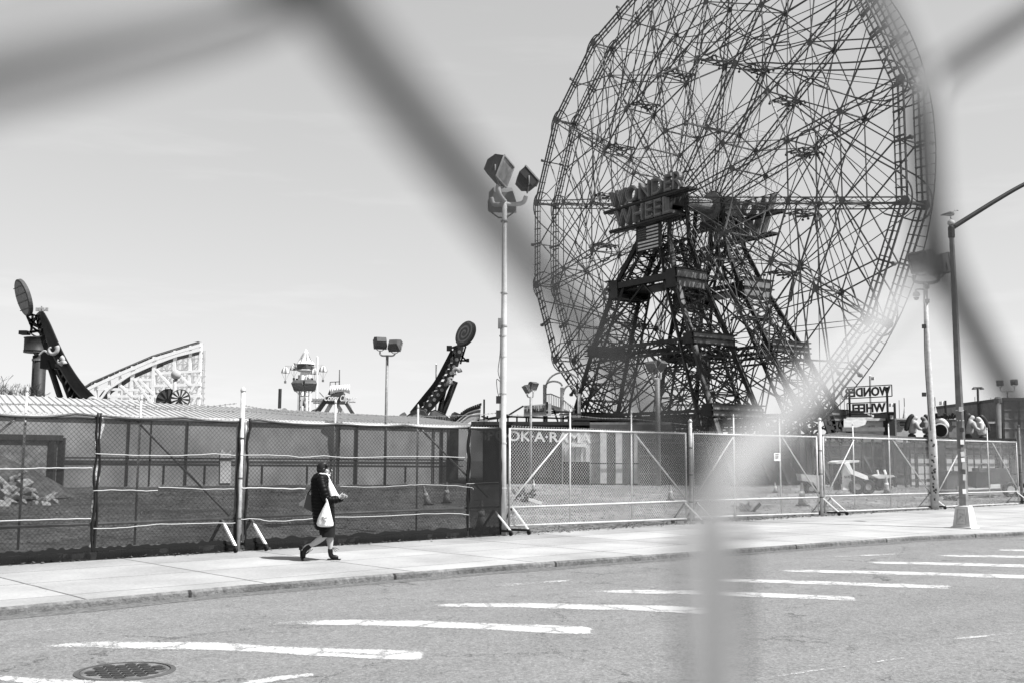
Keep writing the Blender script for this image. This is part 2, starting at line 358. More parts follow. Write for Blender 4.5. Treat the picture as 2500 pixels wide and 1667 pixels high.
# painted stripes
pt = bpy.data.materials.new('worn_road_paint'); pt.use_nodes = True; t = pt.node_tree; b = t.nodes['Principled BSDF']
b.inputs['Base Color'].default_value = (.40, .40, .40, 1); b.inputs['Roughness'].default_value = .8; b.inputs['Specular IOR Level'].default_value = .2
co = N(t, 'ShaderNodeTexCoord'); n1 = N(t, 'ShaderNodeTexNoise'); n1.inputs['Scale'].default_value = 24; n1.inputs['Detail'].default_value = 8; n1.inputs['Roughness'].default_value = .75
t.links.new(co.outputs['Object'], n1.inputs[0]); n2 = N(t, 'ShaderNodeTexNoise'); n2.inputs['Scale'].default_value = 1.3; n2.inputs['Detail'].default_value = 3; t.links.new(co.outputs['Object'], n2.inputs[0])
uvn = N(t, 'ShaderNodeAttribute', attribute_name='edge')
a = math_(t, 'ADD', math_(t, 'MULTIPLY', uvn.outputs['Fac'], .62), math_(t, 'MULTIPLY', math_(t, 'SUBTRACT', n1.outputs[0], .5), 1.7))
a = math_(t, 'ADD', a, math_(t, 'MULTIPLY', math_(t, 'SUBTRACT', n2.outputs[0], .5), 1.3))
crk = N(t, 'ShaderNodeTexVoronoi', feature='DISTANCE_TO_EDGE'); crk.inputs['Scale'].default_value = 1.7; t.links.new(math_v(t, co.outputs['Object'], n1.outputs['Color'], .35), crk.inputs[0])
a = math_(t, 'MULTIPLY', a, math_(t, 'GREATER_THAN', crk.outputs['Distance'], .022))
al = N(t, 'ShaderNodeMapRange'); al.inputs[1].default_value = .22; al.inputs[2].default_value = .42; al.inputs[3].default_value = .04; al.inputs[4].default_value = .95; t.links.new(a, al.inputs[0]); t.links.new(al.outputs[0], b.inputs['Alpha'])
def stripe(ctr, th, fade=.25, full=1.):
    """centreline and thickness of a painted bar as it lies on the road"""
    c = spline([V((*p, 0)) for p in ctr], 10); k = len(c); mb = MB(); vs = []; att = []; ac = 9
    for i, p in enumerate(c):
        tt = i/(k-1); hw = (th[0]+(th[1]-th[0])*tt)*.62*min(1, .30+tt/.35)+.5
        e = min(1, tt/fade)*.9+.1; e = min(e, min(1, (1-tt)/.04)*.9+.1)*full
        for j in range(ac):
            q = j/(ac-1)*2-1; vs.append(G(p.x, p.y+q*hw, -.081)); att.append(e*min(1, (1-abs(q))*2.2))
    mb.add(vs, [(i*ac+j, i*ac+j+1, (i+1)*ac+j+1, (i+1)*ac+j) for i in range(k-1) for j in range(ac-1)])
    o = mb.build('road_marking', pt); o['kind'] = 'structure'
    at_ = o.data.attributes.new('edge', 'FLOAT', 'POINT'); at_.data.foreach_set('value', att); return o
stripe([(106, 1577), (266, 1573), (531, 1578), (771, 1589), (1040, 1601)], (13, 22))
stripe([(638, 1520), (850, 1518), (1116, 1525), (1458, 1539)], (11, 18))
stripe([(1042, 1477), (1250, 1476), (1516, 1482), (1740, 1490)], (9, 15))
stripe([(1378, 1443), (1622, 1444), (1861, 1451), (2095, 1461)], (7, 11))
stripe([(1638, 1415), (1835, 1417), (2047, 1423), (2330, 1433)], (6, 9))
stripe([(1882, 1392), (2047, 1394), (2313, 1401), (2520, 1407)], (5, 8))
stripe([(2084, 1371), (2290, 1375), (2520, 1381)], (4, 7))
stripe([(2290, 1355), (2400, 1356.5), (2540, 1359)], (3, 5))
stripe([(2419, 1341), (2480, 1342), (2540, 1344)], (3, 4))
stripe([(-80, 1640), (60, 1660), (200, 1666), (330, 1672), (420, 1690)], (14, 22))
stripe([(575, 1672), (680, 1655), (768, 1645)], (14, 6), full=.62)
stripe([(0, 1548), (90, 1540), (190, 1531)], (9, 4), full=.45)
stripe([(1205, 1427), (1290, 1423), (1395, 1415)], (7, 3), full=.42)
stripe([(1760, 1670), (2000, 1634), (2260, 1597)], (4, 3), full=.42)
stripe([(2190, 1578), (2300, 1562), (2520, 1540)], (4, 3), full=.40)
stripe([(2020, 1358), (2100, 1355), (2190, 1351)], (3, 2), full=.5)
# manhole cover
mc = G(306, 1638, -.085); mh = thing('manhole_cover', (mc.x, mc.y, -.085), 'round cast iron cover with hexagon bosses set in the asphalt', 'manhole cover')
MB().lathe((mc.x, mc.y, -.085), [(.385, -.01), (.385, .006), (.345, .010), (.345, .001)], 48).build('rim', M['dgrey'], mh)
mb = MB(); mb.lathe((mc.x, mc.y, -.085), [(.335, -.01), (.335, .006), (.315, .009), (.3, .005), (0.01, .005)], 48)
mb.build('cover', gmat('manhole_iron', .17, .6, .1, .8, 7), mh)
mb = MB()
for i in range(-6, 7):
    for j in range(-6, 7):
        x = (i+.5*(j % 2))*.098; y = j*.085
        if math.hypot(x, y) < .265: mb.prism([(mc.x+x+.047*math.cos(R(60*q+30)), mc.y+y+.047*math.sin(R(60*q+30)), -.081) for q in range(6)], (0, 0, .006))
mb.build('hexagon_bosses', gmat('boss_iron', .045, .45, .3, .3, 20), mh)
#@@FENCE
# ============================================================ CHAIN LINK FENCE ALONG THE PAVEMENT
def clip_diag(mb, u0, u1, z0, z1, r, step=.078, off=0.):
    """chain link: two families of woven diagonals clipped to the panel"""
    h = z1-z0
    for sgn in (1, -1):
        k0 = int((u0-h)/step)-1; k1 = int((u1+h)/step)+1
        for k in range(k0, k1+1):
            a = k*step
            pa = (a, z0) if sgn > 0 else (a, z1); ua, ub = a, a+h
            lo = max(ua, u0); hi = min(ub, u1)
            if hi-lo < .03: continue
            za = z0+(lo-a) if sgn > 0 else z1-(lo-a); zb = z0+(hi-a) if sgn > 0 else z1-(hi-a)
            j = [random.uniform(-.003, .003) for _ in range(2)]
            nseg = 3; P = []
            for q in range(nseg+1):
                f = q/nseg; uu = lo+(hi-lo)*f; zz = za+(zb-za)*f
                P.append(F(uu+.006*math.sin(zz*3+uu*1.3), zz+.004*math.sin(uu*2.1), off+sgn*.0018+.012*math.sin(uu*1.1)*math.sin(zz*1.7)))
            mb.tube(P, r, 3, False)
def caps(mb, p, r): mb.lathe(p, [(r*1.15, 0), (r*1.2, .03), (r*.9, .06), (r*.25, .09)], 10)
TOPZ = lambda px: FP(px, 1012.5+px*.0262)
def rail_z(px):
    return FP(px, 1013.5+px*.0262)[1]
def panel(pxs, pxe, verts, braces, midy, boty, label, topmat, wirem, wr, extend=True, group='rolling gate panels along the sidewalk'):
    (u0, zb0), (u1, zb1) = FP(pxs, boty[0]), FP(pxe, boty[1]); zt0, zt1 = rail_z(pxs), rail_z(pxe)
    zm0, zm1 = FP(pxs, midy[0])[1], FP(pxe, midy[1])[1]
    th = thing('chain_link_fence', F((u0+u1)/2, 0), label, 'fence', group)
    r = .024
    MB().tube([F(u0, zt0), F(u1, zt1)], r, 10).build('top_rail', topmat, th, True)
    MB().tube([F(u0, zm0), F(u1, zm1)], r*.95, 10).build('middle_rail', topmat, th, True)
    MB().tube([F(u0, zb0), F(u1, zb1)], r*.95, 10).build('bottom_rail', topmat, th, True)
    for px in [pxs, pxe]:
        u = u0 if px == pxs else u1; zt = zt0 if px == pxs else zt1; zb = zb0 if px == pxs else zb1
        mb = MB(); mb.tube([F(u, zb), F(u, zt+.02)], r, 10); mb.build('end_upright', topmat, th, True)
    for px, py0, ytop in verts:
        u, zb = FP(px, py0); _, zt = FP(px, ytop)
        mb = MB(); mb.tube([F(u, zb, -.03), F(u, zt, -.03)], r*.85, 8); caps(mb, F(u, zt, -.03), r*.85); mb.build('upright', topmat, th, True)
    for x0, y0, x1, y1 in braces:
        a, b_ = FP(x0, y0), FP(x1, y1)
        MB().tube([F(*a, -.03), F(*b_, -.03)], r*.8, 8).build('brace', topmat, th, True)
    mb = MB(); clip_diag(mb, u0+.02, u1-.02, min(zb0, zb1)+.01, max(zt0, zt1)+.04, wr, .078 if wr > .0028 else .084)
    mb.build('chain_link_mesh', wirem, th)
    return th, u0, u1
GP = []
D1 = M['galvdark']; L1 = M['galv']
t1, a, b_ = panel(-95, 571, [(45, 1342, 955), (330, 1332, 975), (-60, 1345, 960)], [(335, 1026, 562, 1258), (40, 1020, -90, 1130)], (1291, 1264), (1353, 1322), 'leftmost fence panel, hung with dark netting and white ropes', L1, M['shadewire'], .0030)
GP.append((a, b_))
t2, a, b_ = panel(592, 1222, [(813, 1316, 984), (1018, 1304, 996)], [(1024, 1040, 1192, 1212)], (1262, 1236), (1320, 1291), 'fence panel behind the walking woman, hung with dark netting', L1, M['shadewire'], .0030)
GP.append((a, b_))
t3, *_ = panel(1243, 1676, [(1394, 1284, 1006), (1545, 1276, 1010)], [(1392, 1051, 1242, 1232), (1550, 1056, 1676, 1214)], (1238, 1222), (1283, 1265), 'bare fence panel in front of the painted facade letters', L1, M['wire'], .0021)
t4, *_ = panel(1694, 1998, [(1797, 1262, 1018), (1910, 1255, 1028)], [(1794, 1062, 1700, 1212), (1912, 1066, 1996, 1200)], (1221, 1213), (1262, 1252), 'bare fence panel with a small white notice on its mesh', L1, M['wire'], .0021)
t5, *_ = panel(2014, 2274, [(2090, 1248, 1038), (2178, 1243, 1040)], [(2089, 1069, 2022, 1206), (2181, 1072, 2272, 1202)], (1210, 1203), (1249, 1238), 'bare fence panel in front of the skid steer loader', L1, M['wire'], .0021)
t6, *_ = panel(2292, 2488, [(2420, 1240, 1049)], [(2350, 1090, 2294, 1198), (2424, 1078, 2486, 1192)], (1204, 1198), (1236, 1228), 'bare fence panel beyond the street lamp', L1, M['wire'], .0021)
# round posts between the panels
def post(px, ybase, ytop, r, label, mat=L1, off=0.05):
    u, _ = FP(px, ybase, off); _, zt = FP(px, ytop, off); p = F(u, 0, off)
    th = thing('fence_post', p, label, 'post', 'posts between the fence panels')
    MB().tube([F(u, -.1, off), F(u, zt*.5, off), F(u, zt, off)], r, 14).build('pole', mat, th, True)
    mb = MB(); caps(mb, F(u, zt, off), r); mb.build('cap', mat, th, True)
    for z in (.55, 1.25, 1.95): MB().lathe(F(u, z, off), [(r*1.12, 0), (r*1.12, .03)], 12).build('collar', M['dgrey'], th)
    return u
pu = post(580, 1345, 955, .042, 'thick white fence post left of the walking woman, cap above the rail')
post(1688, 1268, 1030, .048, 'fence post at the left edge of the panel bearing the white notice')
post(2007, 1255, 1026, .050, 'fence post with stacked hinges left of the skid steer loader')
post(2286, 1242, 1046, .045, 'dark mottled fence post right beside the camera pole', D1)
post(2496, 1232, 1042, .055, 'fence post at the right edge, beyond the street lamp', D1)
# raking feet and castors at the panel ends
def foot(px0, y0, px1, y1, label, caster=True, wheel=False):
    a = FP(px0, y0); b_ = FP(px1, y1); lo = F(b_[0], max(.06, min(b_[1], .14)), .06)
    th = thing('raking_foot', F(b_[0], 0, .06), label, 'gate foot', 'raking feet at the ends of the gate panels')
    MB().bar(F(*a), F(b_[0], .10, .30), .055, .03).build('strut', M['white'], th)
    MB().bar(F(*a), F(a[0]-.05, .10, -.35), .05, .03).build('back_strut', M['dgrey'], th)
    MB().bar(F(b_[0], .10, .32), F(a[0]-.05, .10, -.37), .06, .05).build('cross_bar', M['dark'], th)
    for o_ in (.30, -.35):
        c = F(b_[0] if o_ > 0 else a[0]-.05, .055, o_)
        wh = MB().lathe(c-FD*.02, [(.012, 0), (.052, .002), (.052, .038), (.012, .04)], 16, FD).build('caster', M['rubber'], th)
foot(542, 1268, 555, 1326, 'raking foot behind the netting just left of the thick white post')
foot(613, 1266, 629, 1318, 'raking foot behind the netting just right of the thick white post')
foot(1206, 1243, 1224, 1292, 'raking foot in the netting left of the tall floodlight pole')
foot(1251, 1238, 1268, 1290, 'white raking foot right of the tall floodlight pole')
foot(1672, 1226, 1692, 1266, 'raking foot left of the middle fence post')
foot(1702, 1225, 1719, 1264, 'raking foot right of the middle fence post')
foot(2009, 1215, 2027, 1250, 'raking foot below the post left of the loader')
foot(2028, 1214, 2046, 1247, 'white raking foot on the loader panel, right of its post')
foot(2268, 1205, 2287, 1238, 'raking foot below the camera pole')
foot(2482, 1200, 2494, 1226, 'raking foot at the far right end of the fence')
# timber sill boards under the netted panels
for (u0, u1, lb) in ((GP[0][0], GP[0][1]-.3, 'dark timber sleeper lying under the leftmost netted fence panel'), (GP[1][0]+.2, GP[1][1], 'dark timber sleeper under the netted panel behind the woman')):
    mb = MB(); k = 40
    for i in range(k):
        a = u0+(u1-u0)*i/k; b2 = u0+(u1-u0)*(i+1)/k; h = .14+.03*noise.noise(V((i*.4, u0, 0)))
        mb.box(F((a+b2)/2, h/2-.01, .02), ((b2-a)*1.0, .14+.02*noise.noise(V((i*.7, 1, u0))), h), Matrix(((FD.x, FN.x, 0), (FD.y, FN.y, 0), (0, 0, 1))))
    tag(mb.build('timber_sleeper', gmat('tarred_timber', .02, .9, 0, .5, 6, .5, 20)), lb, 'timber', 'sleepers under the netted panels')
# dark debris netting
nm = bpy.data.materials.new('debris_netting'); nm.use_nodes = True; t = nm.node_tree; t.nodes.clear()
df = N(t, 'ShaderNodeBsdfDiffuse'); df.inputs[0].default_value = (.016, .016, .016, 1)
tr = N(t, 'ShaderNodeBsdfTransparent'); mx = N(t, 'ShaderNodeMixShader'); out = N(t, 'ShaderNodeOutputMaterial')
co = N(t, 'ShaderNodeTexCoord'); nz = N(t, 'ShaderNodeTexNoise'); nz.inputs['Scale'].default_value = 1.6; nz.inputs['Detail'].default_value = 5; t.links.new(co.outputs['Object'], nz.inputs[0])
mr = N(t, 'ShaderNodeMapRange'); mr.inputs[1].default_value = .3; mr.inputs[2].default_value = .7; mr.inputs[3].default_value = .62; mr.inputs[4].default_value = .78; t.links.new(nz.outputs[0], mr.inputs[0])
t.links.new(mr.outputs[0], mx.inputs[0]); t.links.new(tr.outputs[0], mx.inputs[1]); t.links.new(df.outputs[0], mx.inputs[2]); t.links.new(mx.outputs[0], out.inputs[0])
def netting(u0, u1, seed, label, drop=None, double=False, ztop=None):
    nu = int((u1-u0)/.045); nz_ = 48; mb = MB(); vs = []
    for j in range(nz_+1):
        for i in range(nu+1):
            f = i/nu; u = u0+(u1-u0)*f; w_ = j/nz_
            px = 0; zt = 2.46-.0 if ztop is None else ztop
            sag = .05*abs(math.sin(u*1.9+seed))+.05*max(0, noise.noise(V((u*.8, seed, 0))))
            zz = (zt-sag)*(w_)+.03
            wr = .030*noise.noise(V((u*2.2+zz*1.4, zz*.8, seed)))+.016*noise.noise(V((u*7-zz*5, zz*3, seed+5)))
            edge = min(f, 1-f)*(u1-u0)
            if edge < .12: u += (.12-edge)*noise.noise(V((zz*3, seed*3, f)))*.8
            vs.append(F(u, zz, .05+wr*(1 if .02 < w_ < .98 else .3)+(.05 if w_ < .06 else 0)))
    n = nu+1
    mb.add(vs, [(j*n+i, j*n+i+1, (j+1)*n+i+1, (j+1)*n+i) for j in range(nz_) for i in range(nu)])
    th = thing('debris_netting', F((u0+u1)/2, 0, .05), label, 'netting', 'dark netting hung on the fence')
    mb.build('net', nm, th, True)
    hem = MB()
    for uu, sd_ in ((u0, 1), (u1, 2)):
        hem.tube([F(uu+.035*noise.noise(V((z*2.5, seed, sd_)))+.012*math.sin(z*9), z, .065) for z in [q*.08 for q in range(1, 30)]], [(.018+.016*abs(noise.noise(V((q*.6, seed, sd_)))))for q in range(29)], 6)
    hem.tube([F(u0+(u1-u0)*q/60, (2.44 if ztop is None else ztop)-.05*abs(math.sin((u0+(u1-u0)*q/60)*1.9+seed))-.05*max(0, noise.noise(V(((u0+(u1-u0)*q/60)*.8, seed, 0)))), .06) for q in range(61)], .010, 5)
    hem.build('hem', M['black'], th, True)
    mb = MB()
    for q in range(120):
        a = u0+(u1-u0)*q/120; mb.add([F(a, .01, .07), F(a+(u1-u0)/120, .01, .07), F(a+(u1-u0)/120, .20+.05*noise.noise(V((q*.21, seed, 0))), .075), F(a, .20+.05*noise.noise(V(((q-1)*.21, seed, 0))), .075)], [(0, 1, 2, 3)])
    mb.build('folded_skirt', M['black'], th)
    return th
ua = FP(-95, 1385)[0]; ub = FP(222, 1365)[0]; uc = FP(570, 1345)[0]; ud = FP(592, 1344)[0]; ue = FP(1136, 1313)[0]; uf = FP(1226, 1308)[0]
netting(ua, ub-.02, 1.3, 'leftmost length of dark netting, in front of the rubble pile', ztop=2.29)
netting(ub+.02, uc, 4.1, 'length of dark netting between the ragged black seam and the thick white post', ztop=2.29)
netting(ud, ue-.01, 7.7, 'long dark netting behind the walking woman', ztop=2.29)
netting(ue+.02, uf, 9.2, 'narrow doubled dark netting left of the tall floodlight pole', ztop=2.31)
mb = MB(); u0, u1 = ue+.03, uf-.02
nu = 20
vs = [F(u0+(u1-u0)*i/nu, .05+2.24*j/24, .10+.02*noise.noise(V((i*.4, j*.3, 3)))) for j in range(25) for i in range(nu+1)]
mb.add(vs, [(j*(nu+1)+i, j*(nu+1)+i+1, (j+1)*(nu+1)+i+1, (j+1)*(nu+1)+i) for j in range(24) for i in range(nu)])
tag(mb.build('netting_fold', nm, None, True), 'second layer of dark netting folded over beside the floodlight pole', 'netting', 'dark netting hung on the fence')
# white ropes tied over the netting
def rope(pts, label, r=.009):
    r *= .72
    P = spline([F(*FP(x, y, .09), .09) for x, y in pts], 8)
    P = [p+V((0, 0, .012*noise.noise(V((i*.31, pts[0][1], 0))))) for i, p in enumerate(P)]
    return tag(MB().tube(P, r, 6).build('rope', M['rope'], None, True), label, 'rope', 'white ropes across the netting')
rope([(-90, 1145), (60, 1143), (140, 1141), (225, 1141)], 'upper white rope across the netting at the far left', .011)
rope([(-90, 1271), (60, 1269), (140, 1266), (222, 1265)], 'lower white rope across the netting at the far left', .011)
rope([(233, 1106), (330, 1110), (440, 1111), (520, 1107), (575, 1110)], 'upper white rope between the black seam and the white post')
rope([(228, 1197), (300, 1195), (350, 1197), (385, 1196)], 'middle white rope ending at the tear left of the white post')
rope([(387, 1188), (440, 1190), (510, 1193), (572, 1192)], 'middle white rope between the tear and the white post')
rope([(228, 1289), (290, 1288), (370, 1280), (470, 1277), (574, 1275)], 'lower white rope between the black seam and the white post')
rope([(588, 1110), (680, 1110), (740, 1115), (790, 1112), (860, 1116), (1000, 1113), (1135, 1115)], 'upper white rope passing above the head of the woman')
rope([(830, 1186), (900, 1188), (990, 1184), (1030, 1182), (1100, 1184), (1150, 1189), (1155, 1195)], 'middle wavy white rope right of the woman', .007)
rope([(590, 1190), (640, 1190), (700, 1192), (745, 1192)], 'middle white rope left of the woman', .015)
rope([(588, 1266), (630, 1266), (660, 1271), (720, 1269), (800, 1262), (900, 1260), (1010, 1255), (1100, 1252), (1145, 1256)], 'lower wavy white rope crossing behind the bag of the woman')
rope([(1138, 1180), (1170, 1178), (1216, 1176)], 'short white rope on the doubled netting by the floodlight pole', .006)
# barbed wire above the rail
def barbed(pts, label):
    P = spline([F(*FP(x, y, -.03), -.03) for x, y in pts], 10); mb = MB(); mb.tube(P, .0045, 4)
    for i in range(len(P)-1):
        L = (P[i+1]-P[i]).length; k = max(1, int(L/.13))
        for j in range(k):
            p = P[i].lerp(P[i+1], j/k); mb.bar(p+V((0, 0, -.018)), p+V((.01, .004, .018)), .006); mb.bar(p-FD*.014+V((0, 0, .010)), p+FD*.014-V((0, 0, .010)), .006)
    return tag(mb.build('barbed_wire', M['galvdark']), label, 'barbed wire', 'strands of barbed wire above the top rail')
barbed([(-90, 982), (45, 985), (155, 987), (330, 990), (450, 996), (578, 984)], 'barbed wire strand left of the white post, rising to it')
barbed([(-90, 993), (45, 986.5), (330, 995), (450, 1000), (575, 1004)], 'lower barbed wire strand above the leftmost netting')
barbed([(588, 988), (680, 1002), (813, 1010), (1018, 1015), (1140, 1013), (1228, 1006)], 'upper barbed wire strand above the woman')
barbed([(588, 1002), (700, 1010), (813, 1019), (1018, 1030), (1205, 1026)], 'lower barbed wire strand above the woman')
barbed([(1240, 1012), (1394, 1014), (1470, 1020), (1545, 1022), (1680, 1036)], 'barbed wire strand over the panel before the painted letters')
# notice on the mesh
u0, z0 = FP(1888, 1124); u1, z1 = FP(1902, 1105)
nt_ = thing('notice_sign', F(u0, z0), 'small white notice wired to the bare mesh', 'sign')
MB().box(F((u0+u1)/2, (z0+z1)/2, .03), (abs(u1-u0), .01, z1-z0), Matrix(((FD.x, FN.x, 0), (FD.y, FN.y, 0), (0, 0, 1)))).build('board', M['white'], nt_)
mb = MB()
for k, (h, l) in enumerate(((.82, .6), (.62, .7), (.5, .5), (.38, .66), (.26, .4))):
    zz = z0+(z1-z0)*h; mb.bar(F(u0+(u1-u0)*.15, zz, .042), F(u0+(u1-u0)*(.15+l), zz, .042), .004, .012 if k else .03)
mb.build('printed_lines', M['dgrey'], nt_)
# leaf litter and weeds at the foot of the fence
mb = MB()
for i in range(5200):
    u = random.uniform(-4, 42); o_ = random.gauss(.02, .16) if u > 6 else random.gauss(-.02, .12)
    if u > 6.5 and random.random() < .35: o_ = random.uniform(-1.4, .1)
    s_ = random.uniform(.012, .04); p = F(u, .008+random.random()*.03, o_); a = random.uniform(0, 6.28)
    x = V((math.cos(a), math.sin(a), random.uniform(-.4, .4)))*s_; y = V((-math.sin(a), math.cos(a), random.uniform(-.3, .6)))*s_*.6
    mb.add([p-x, p-y, p+x, p+y], [(0, 1, 2, 3)])
tag(mb.build('leaf_litter', M['litter']), 'dead leaves and grit gathered along the foot of the fence', 'leaf litter', None, 'stuff')
mb = MB()
for i in range(9000):
    v_ = -.4-random.random()**1.5*30; u = random.uniform(-8, 60)
    s_ = random.uniform(.015, .05)*(1+abs(v_)*.03); p = F(u, random.uniform(-.01, .05), v_); a = random.uniform(0, 6.28)
    x = V((math.cos(a), math.sin(a), random.uniform(-.3, .3)))*s_; y = V((-math.sin(a), math.cos(a), random.uniform(-.3, .3)))*s_*.8
    mb.add([p-x, p-y, p+x, p+y, p+V((0, 0, s_*.9))], [(0, 1, 4), (1, 2, 4), (2, 3, 4), (3, 0, 4)])
tag(mb.build('stones', gmat('lot_stones', .17, .95, 0, .6, 3)), 'loose stones and clods scattered over the dirt lot', 'stones', None, 'stuff')
#@@NEAR
# ============================================================ OUT-OF-FOCUS FENCE THE PHOTOGRAPHER SHOOTS THROUGH
# woven wires stand 6 cm in front of the lens, parallel to the street
NAZ = R(48.7); nd = V((math.sin(NAZ), math.cos(NAZ), 0)); nn = V((-math.cos(NAZ), math.sin(NAZ), 0)); DN = .060
def near(px, py):
    d = ray(px, py); k = DN/d.dot(nn); P = d*k; return P.dot(nd), P.z
K0, K1, K2, K2t = near(385, -235), near(1735, 1205), near(2175, 600), near(2215, 195)   # lower knot ends of two columns, upper end of the one between
P0 = O+nn*DN
nf = thing('near_chain_link_fence', (P0.x, P0.y, -.085), 'blurred chain link wires close in front of the lens', 'fence')
hx = (K2[0]-K0[0])/2; slope = (K2[1]-K0[1])/(K2[0]-K0[0]); run = K2t[1]-K2[1]; hz = (K0[1]+K2[1])/2-K1[1]; PER = 2*(hz+run)
mb = MB()
ncol = int(.9/hx); lit_wire = MB()
for c in range(-ncol, ncol):
    # wire c swings between knot columns c and c+1, hooking its neighbours
    zz = -1.6; pts = []
    ph0 = hz+run if c % 2 == 0 else 0
    while zz < .62:
        q = (zz-(K0[1]-slope*(K0[0]-K1[0]))+ph0) % PER       # 0..run: at the left knot
        if q < run: xx = 0
        elif q < run+hz: xx = (q-run)/hz
        elif q < 2*run+hz: xx = 1
        else: xx = 1-(q-2*run-hz)/hz
        xx = -.06+xx*1.12
        s_ = K1[0]+(c+xx)*hx; pts.append(V((s_, .0014*math.sin(2*math.pi*zz/PER+c*math.pi), zz+(s_-K1[0])*slope))); zz += PER/34
    for _ in range(2): pts = [pts[0]]+[(pts[i-1]+pts[i]*2+pts[i+1])/4 for i in range(1, len(pts)-1)]+[pts[-1]]
    q_m = lit_wire if c == 0 else mb  # one wire is coloured paler, its sunlit look painted into the material
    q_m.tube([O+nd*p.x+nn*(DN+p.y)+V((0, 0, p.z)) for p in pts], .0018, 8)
mb.build('chain_link_mesh', M['nearwire'], nf, True)
plab(lit_wire.build('chain_link_wire', gmat('sunlit_toned_wire', .38, .6, .1, .2, 60), nf, True), 'one wire of the mesh coloured paler to look sunlit')
for s_ in (-.86, .86):
    MB().tube([O+nd*s_+nn*(DN-.02)+V((0, 0, -1.72)), O+nd*s_+nn*(DN-.02)+V((0, 0, .66))], .024, 16).build('post', M['galvdark'], nf, True)
MB().tube([O+nd*-.86+nn*(DN-.03)+V((0, 0, .62)), O+nd*.86+nn*(DN-.03)+V((0, 0, .62))], .021, 16).build('top_rail', M['galvdark'], nf, True)
#@@POLES
# ============================================================ FLOODLIGHT POLES AND STREET LAMP
def floodlight(name, c, aim, tilt, s, parent, box=M['dgrey'], roll=0):
    """boxy floodlight housing: rear wedge, glass front, U bracket; c = bracket foot"""
    aim = V(aim).normalized(); side = aim.cross(V((0, 0, 1))).normalized()
    f = (aim*math.cos(tilt)+V((0, 0, 1))*math.sin(tilt)).normalized(); u = side.cross(f).normalized(); side, u = side*math.cos(roll)+u*math.sin(roll), u*math.cos(roll)-side*math.sin(roll)
    c = V(c)+V((0, 0, .62*s)); w_, h_, d_ = .50*s, .44*s, .34*s
    def q(a, b, e): return c+side*a+u*b+f*e
    mb = MB()
    A = [q(-w_, -h_, d_*.55), q(w_, -h_, d_*.55), q(w_, h_, d_*.55), q(-w_, h_, d_*.55)]
    B = [q(-w_, -h_*.98, -d_*.55), q(w_, -h_*.98, -d_*.55), q(w_, h_*.98, -d_*.55), q(-w_, h_*.98, -d_*.55)]
    D_ = [q(-w_*.72, -h_*.45, -d_*1.5), q(w_*.72, -h_*.45, -d_*1.5), q(w_*.72, h_*.5, -d_*1.5), q(-w_*.72, h_*.5, -d_*1.5)]
    mb.add(A+B+D_, [(0, 1, 2, 3), (4, 5, 1, 0), (5, 6, 2, 1), (6, 7, 3, 2), (7, 4, 0, 3), (8, 9, 5, 4), (9, 10, 6, 5), (10, 11, 7, 6), (11, 8, 4, 7), (11, 10, 9, 8)])
    hd = mb.build(name, box, parent)
    mb = MB(); e = .9; mb.add([q(-w_*e, -h_*e, d_*.58), q(w_*e, -h_*e, d_*.58), q(w_*e, h_*e, d_*.58), q(-w_*e, h_*e, d_*.58)], [(0, 1, 2, 3)]); mb.build('glass', M['glass'], hd)
    mb = MB(); pr = [q(-w_, -h_, d_*.6), q(w_, -h_, d_*.6), q(w_, h_, d_*.6), q(-w_, h_, d_*.6)]
    for i in range(4): mb.bar(pr[i], pr[(i+1) % 4], .06*s)
    mb.build('bezel', M['galvdark'], hd)
    mb = MB(); ft = c-V((0, 0, .62*s))
    mb.tube([c+side*(w_+.03*s), c+side*(w_+.03*s)-V((0, 0, .34*s)), ft+side*w_*.3, ft], .03*s, 6); mb.tube([c-side*(w_+.03*s), c-side*(w_+.03*s)-V((0, 0, .34*s)), ft-side*w_*.3, ft], .03*s, 6)
    mb.build('bracket', M['mgrey'], hd, True)
    return hd
camd = V((0, 1, 0))
# tall pole on the fence line
B0 = G(1228, 1306); T0 = at(1232, 492, B0.y)
fl = thing('floodlight_pole', (B0.x, B0.y, 0), 'tall pale floodlight pole on the fence line carrying three big floodlights', 'floodlight')
mb = MB(); P = [V((B0.x, B0.y, -.05)), at(1227, 1040, B0.y), at(1229, 880, B0.y), at(1231, 700, B0.y), T0]
mb.tube(P, [.078, .076, .072, .060, .055], 16)
pole = mb.build('pole', gmat('pale_pole', .66, .5, .1, .2, 3), fl, True)
mb = MB()
for y in (540, 715, 795, 820, 870, 960, 1080, 1190): mb.lathe(at(1231 if y < 800 else 1228, y, B0.y)-V((0, 0, .02)), [(.082, 0), (.082, .03)], 14)
mb.build('collar', M['lgrey'], fl)
mb = MB(); sw = at(1223, 790, B0.y); mb.box(sw, (.13, .12, .22)); mb.build('switch_box', M['mgrey'], fl)
for y, z in ((975, 0), (1010, 0)):
    MB().box(at(1219, y, B0.y), (.14, .12, .16)).build('small_floodlight', M['dark'], fl)
mb = MB(); mb.tube(spline([at(1222, 800, B0.y), at(1221, 860, B0.y), at(1216, 905, B0.y), at(1222, 930, B0.y), at(1213, 925, B0.y), at(1214, 950, B0.y), at(1220, 975, B0.y)]), .008, 5); mb.build('cable', M['dark'], fl)
Y = B0.y
def xz(px, py, dy=0): return at(px, py, Y+dy)
mb = MB(); mb.tube(spline([xz(1232, 492), xz(1222, 480, -.2), xz(1216, 465, -.3), xz(1217, 452, -.3)]), .055, 10)
mb.tube(spline([xz(1232, 498), xz(1262, 499, .1), xz(1278, 494, .1), xz(1284, 480, .1)]), .05, 10)
mb.tube(spline([xz(1232, 500), xz(1215, 500, .2), xz(1205, 498, .35), xz(1200, 484, .4)]), .05, 10)
mb.build('bracket_arms', M['offwhite'], fl, True)
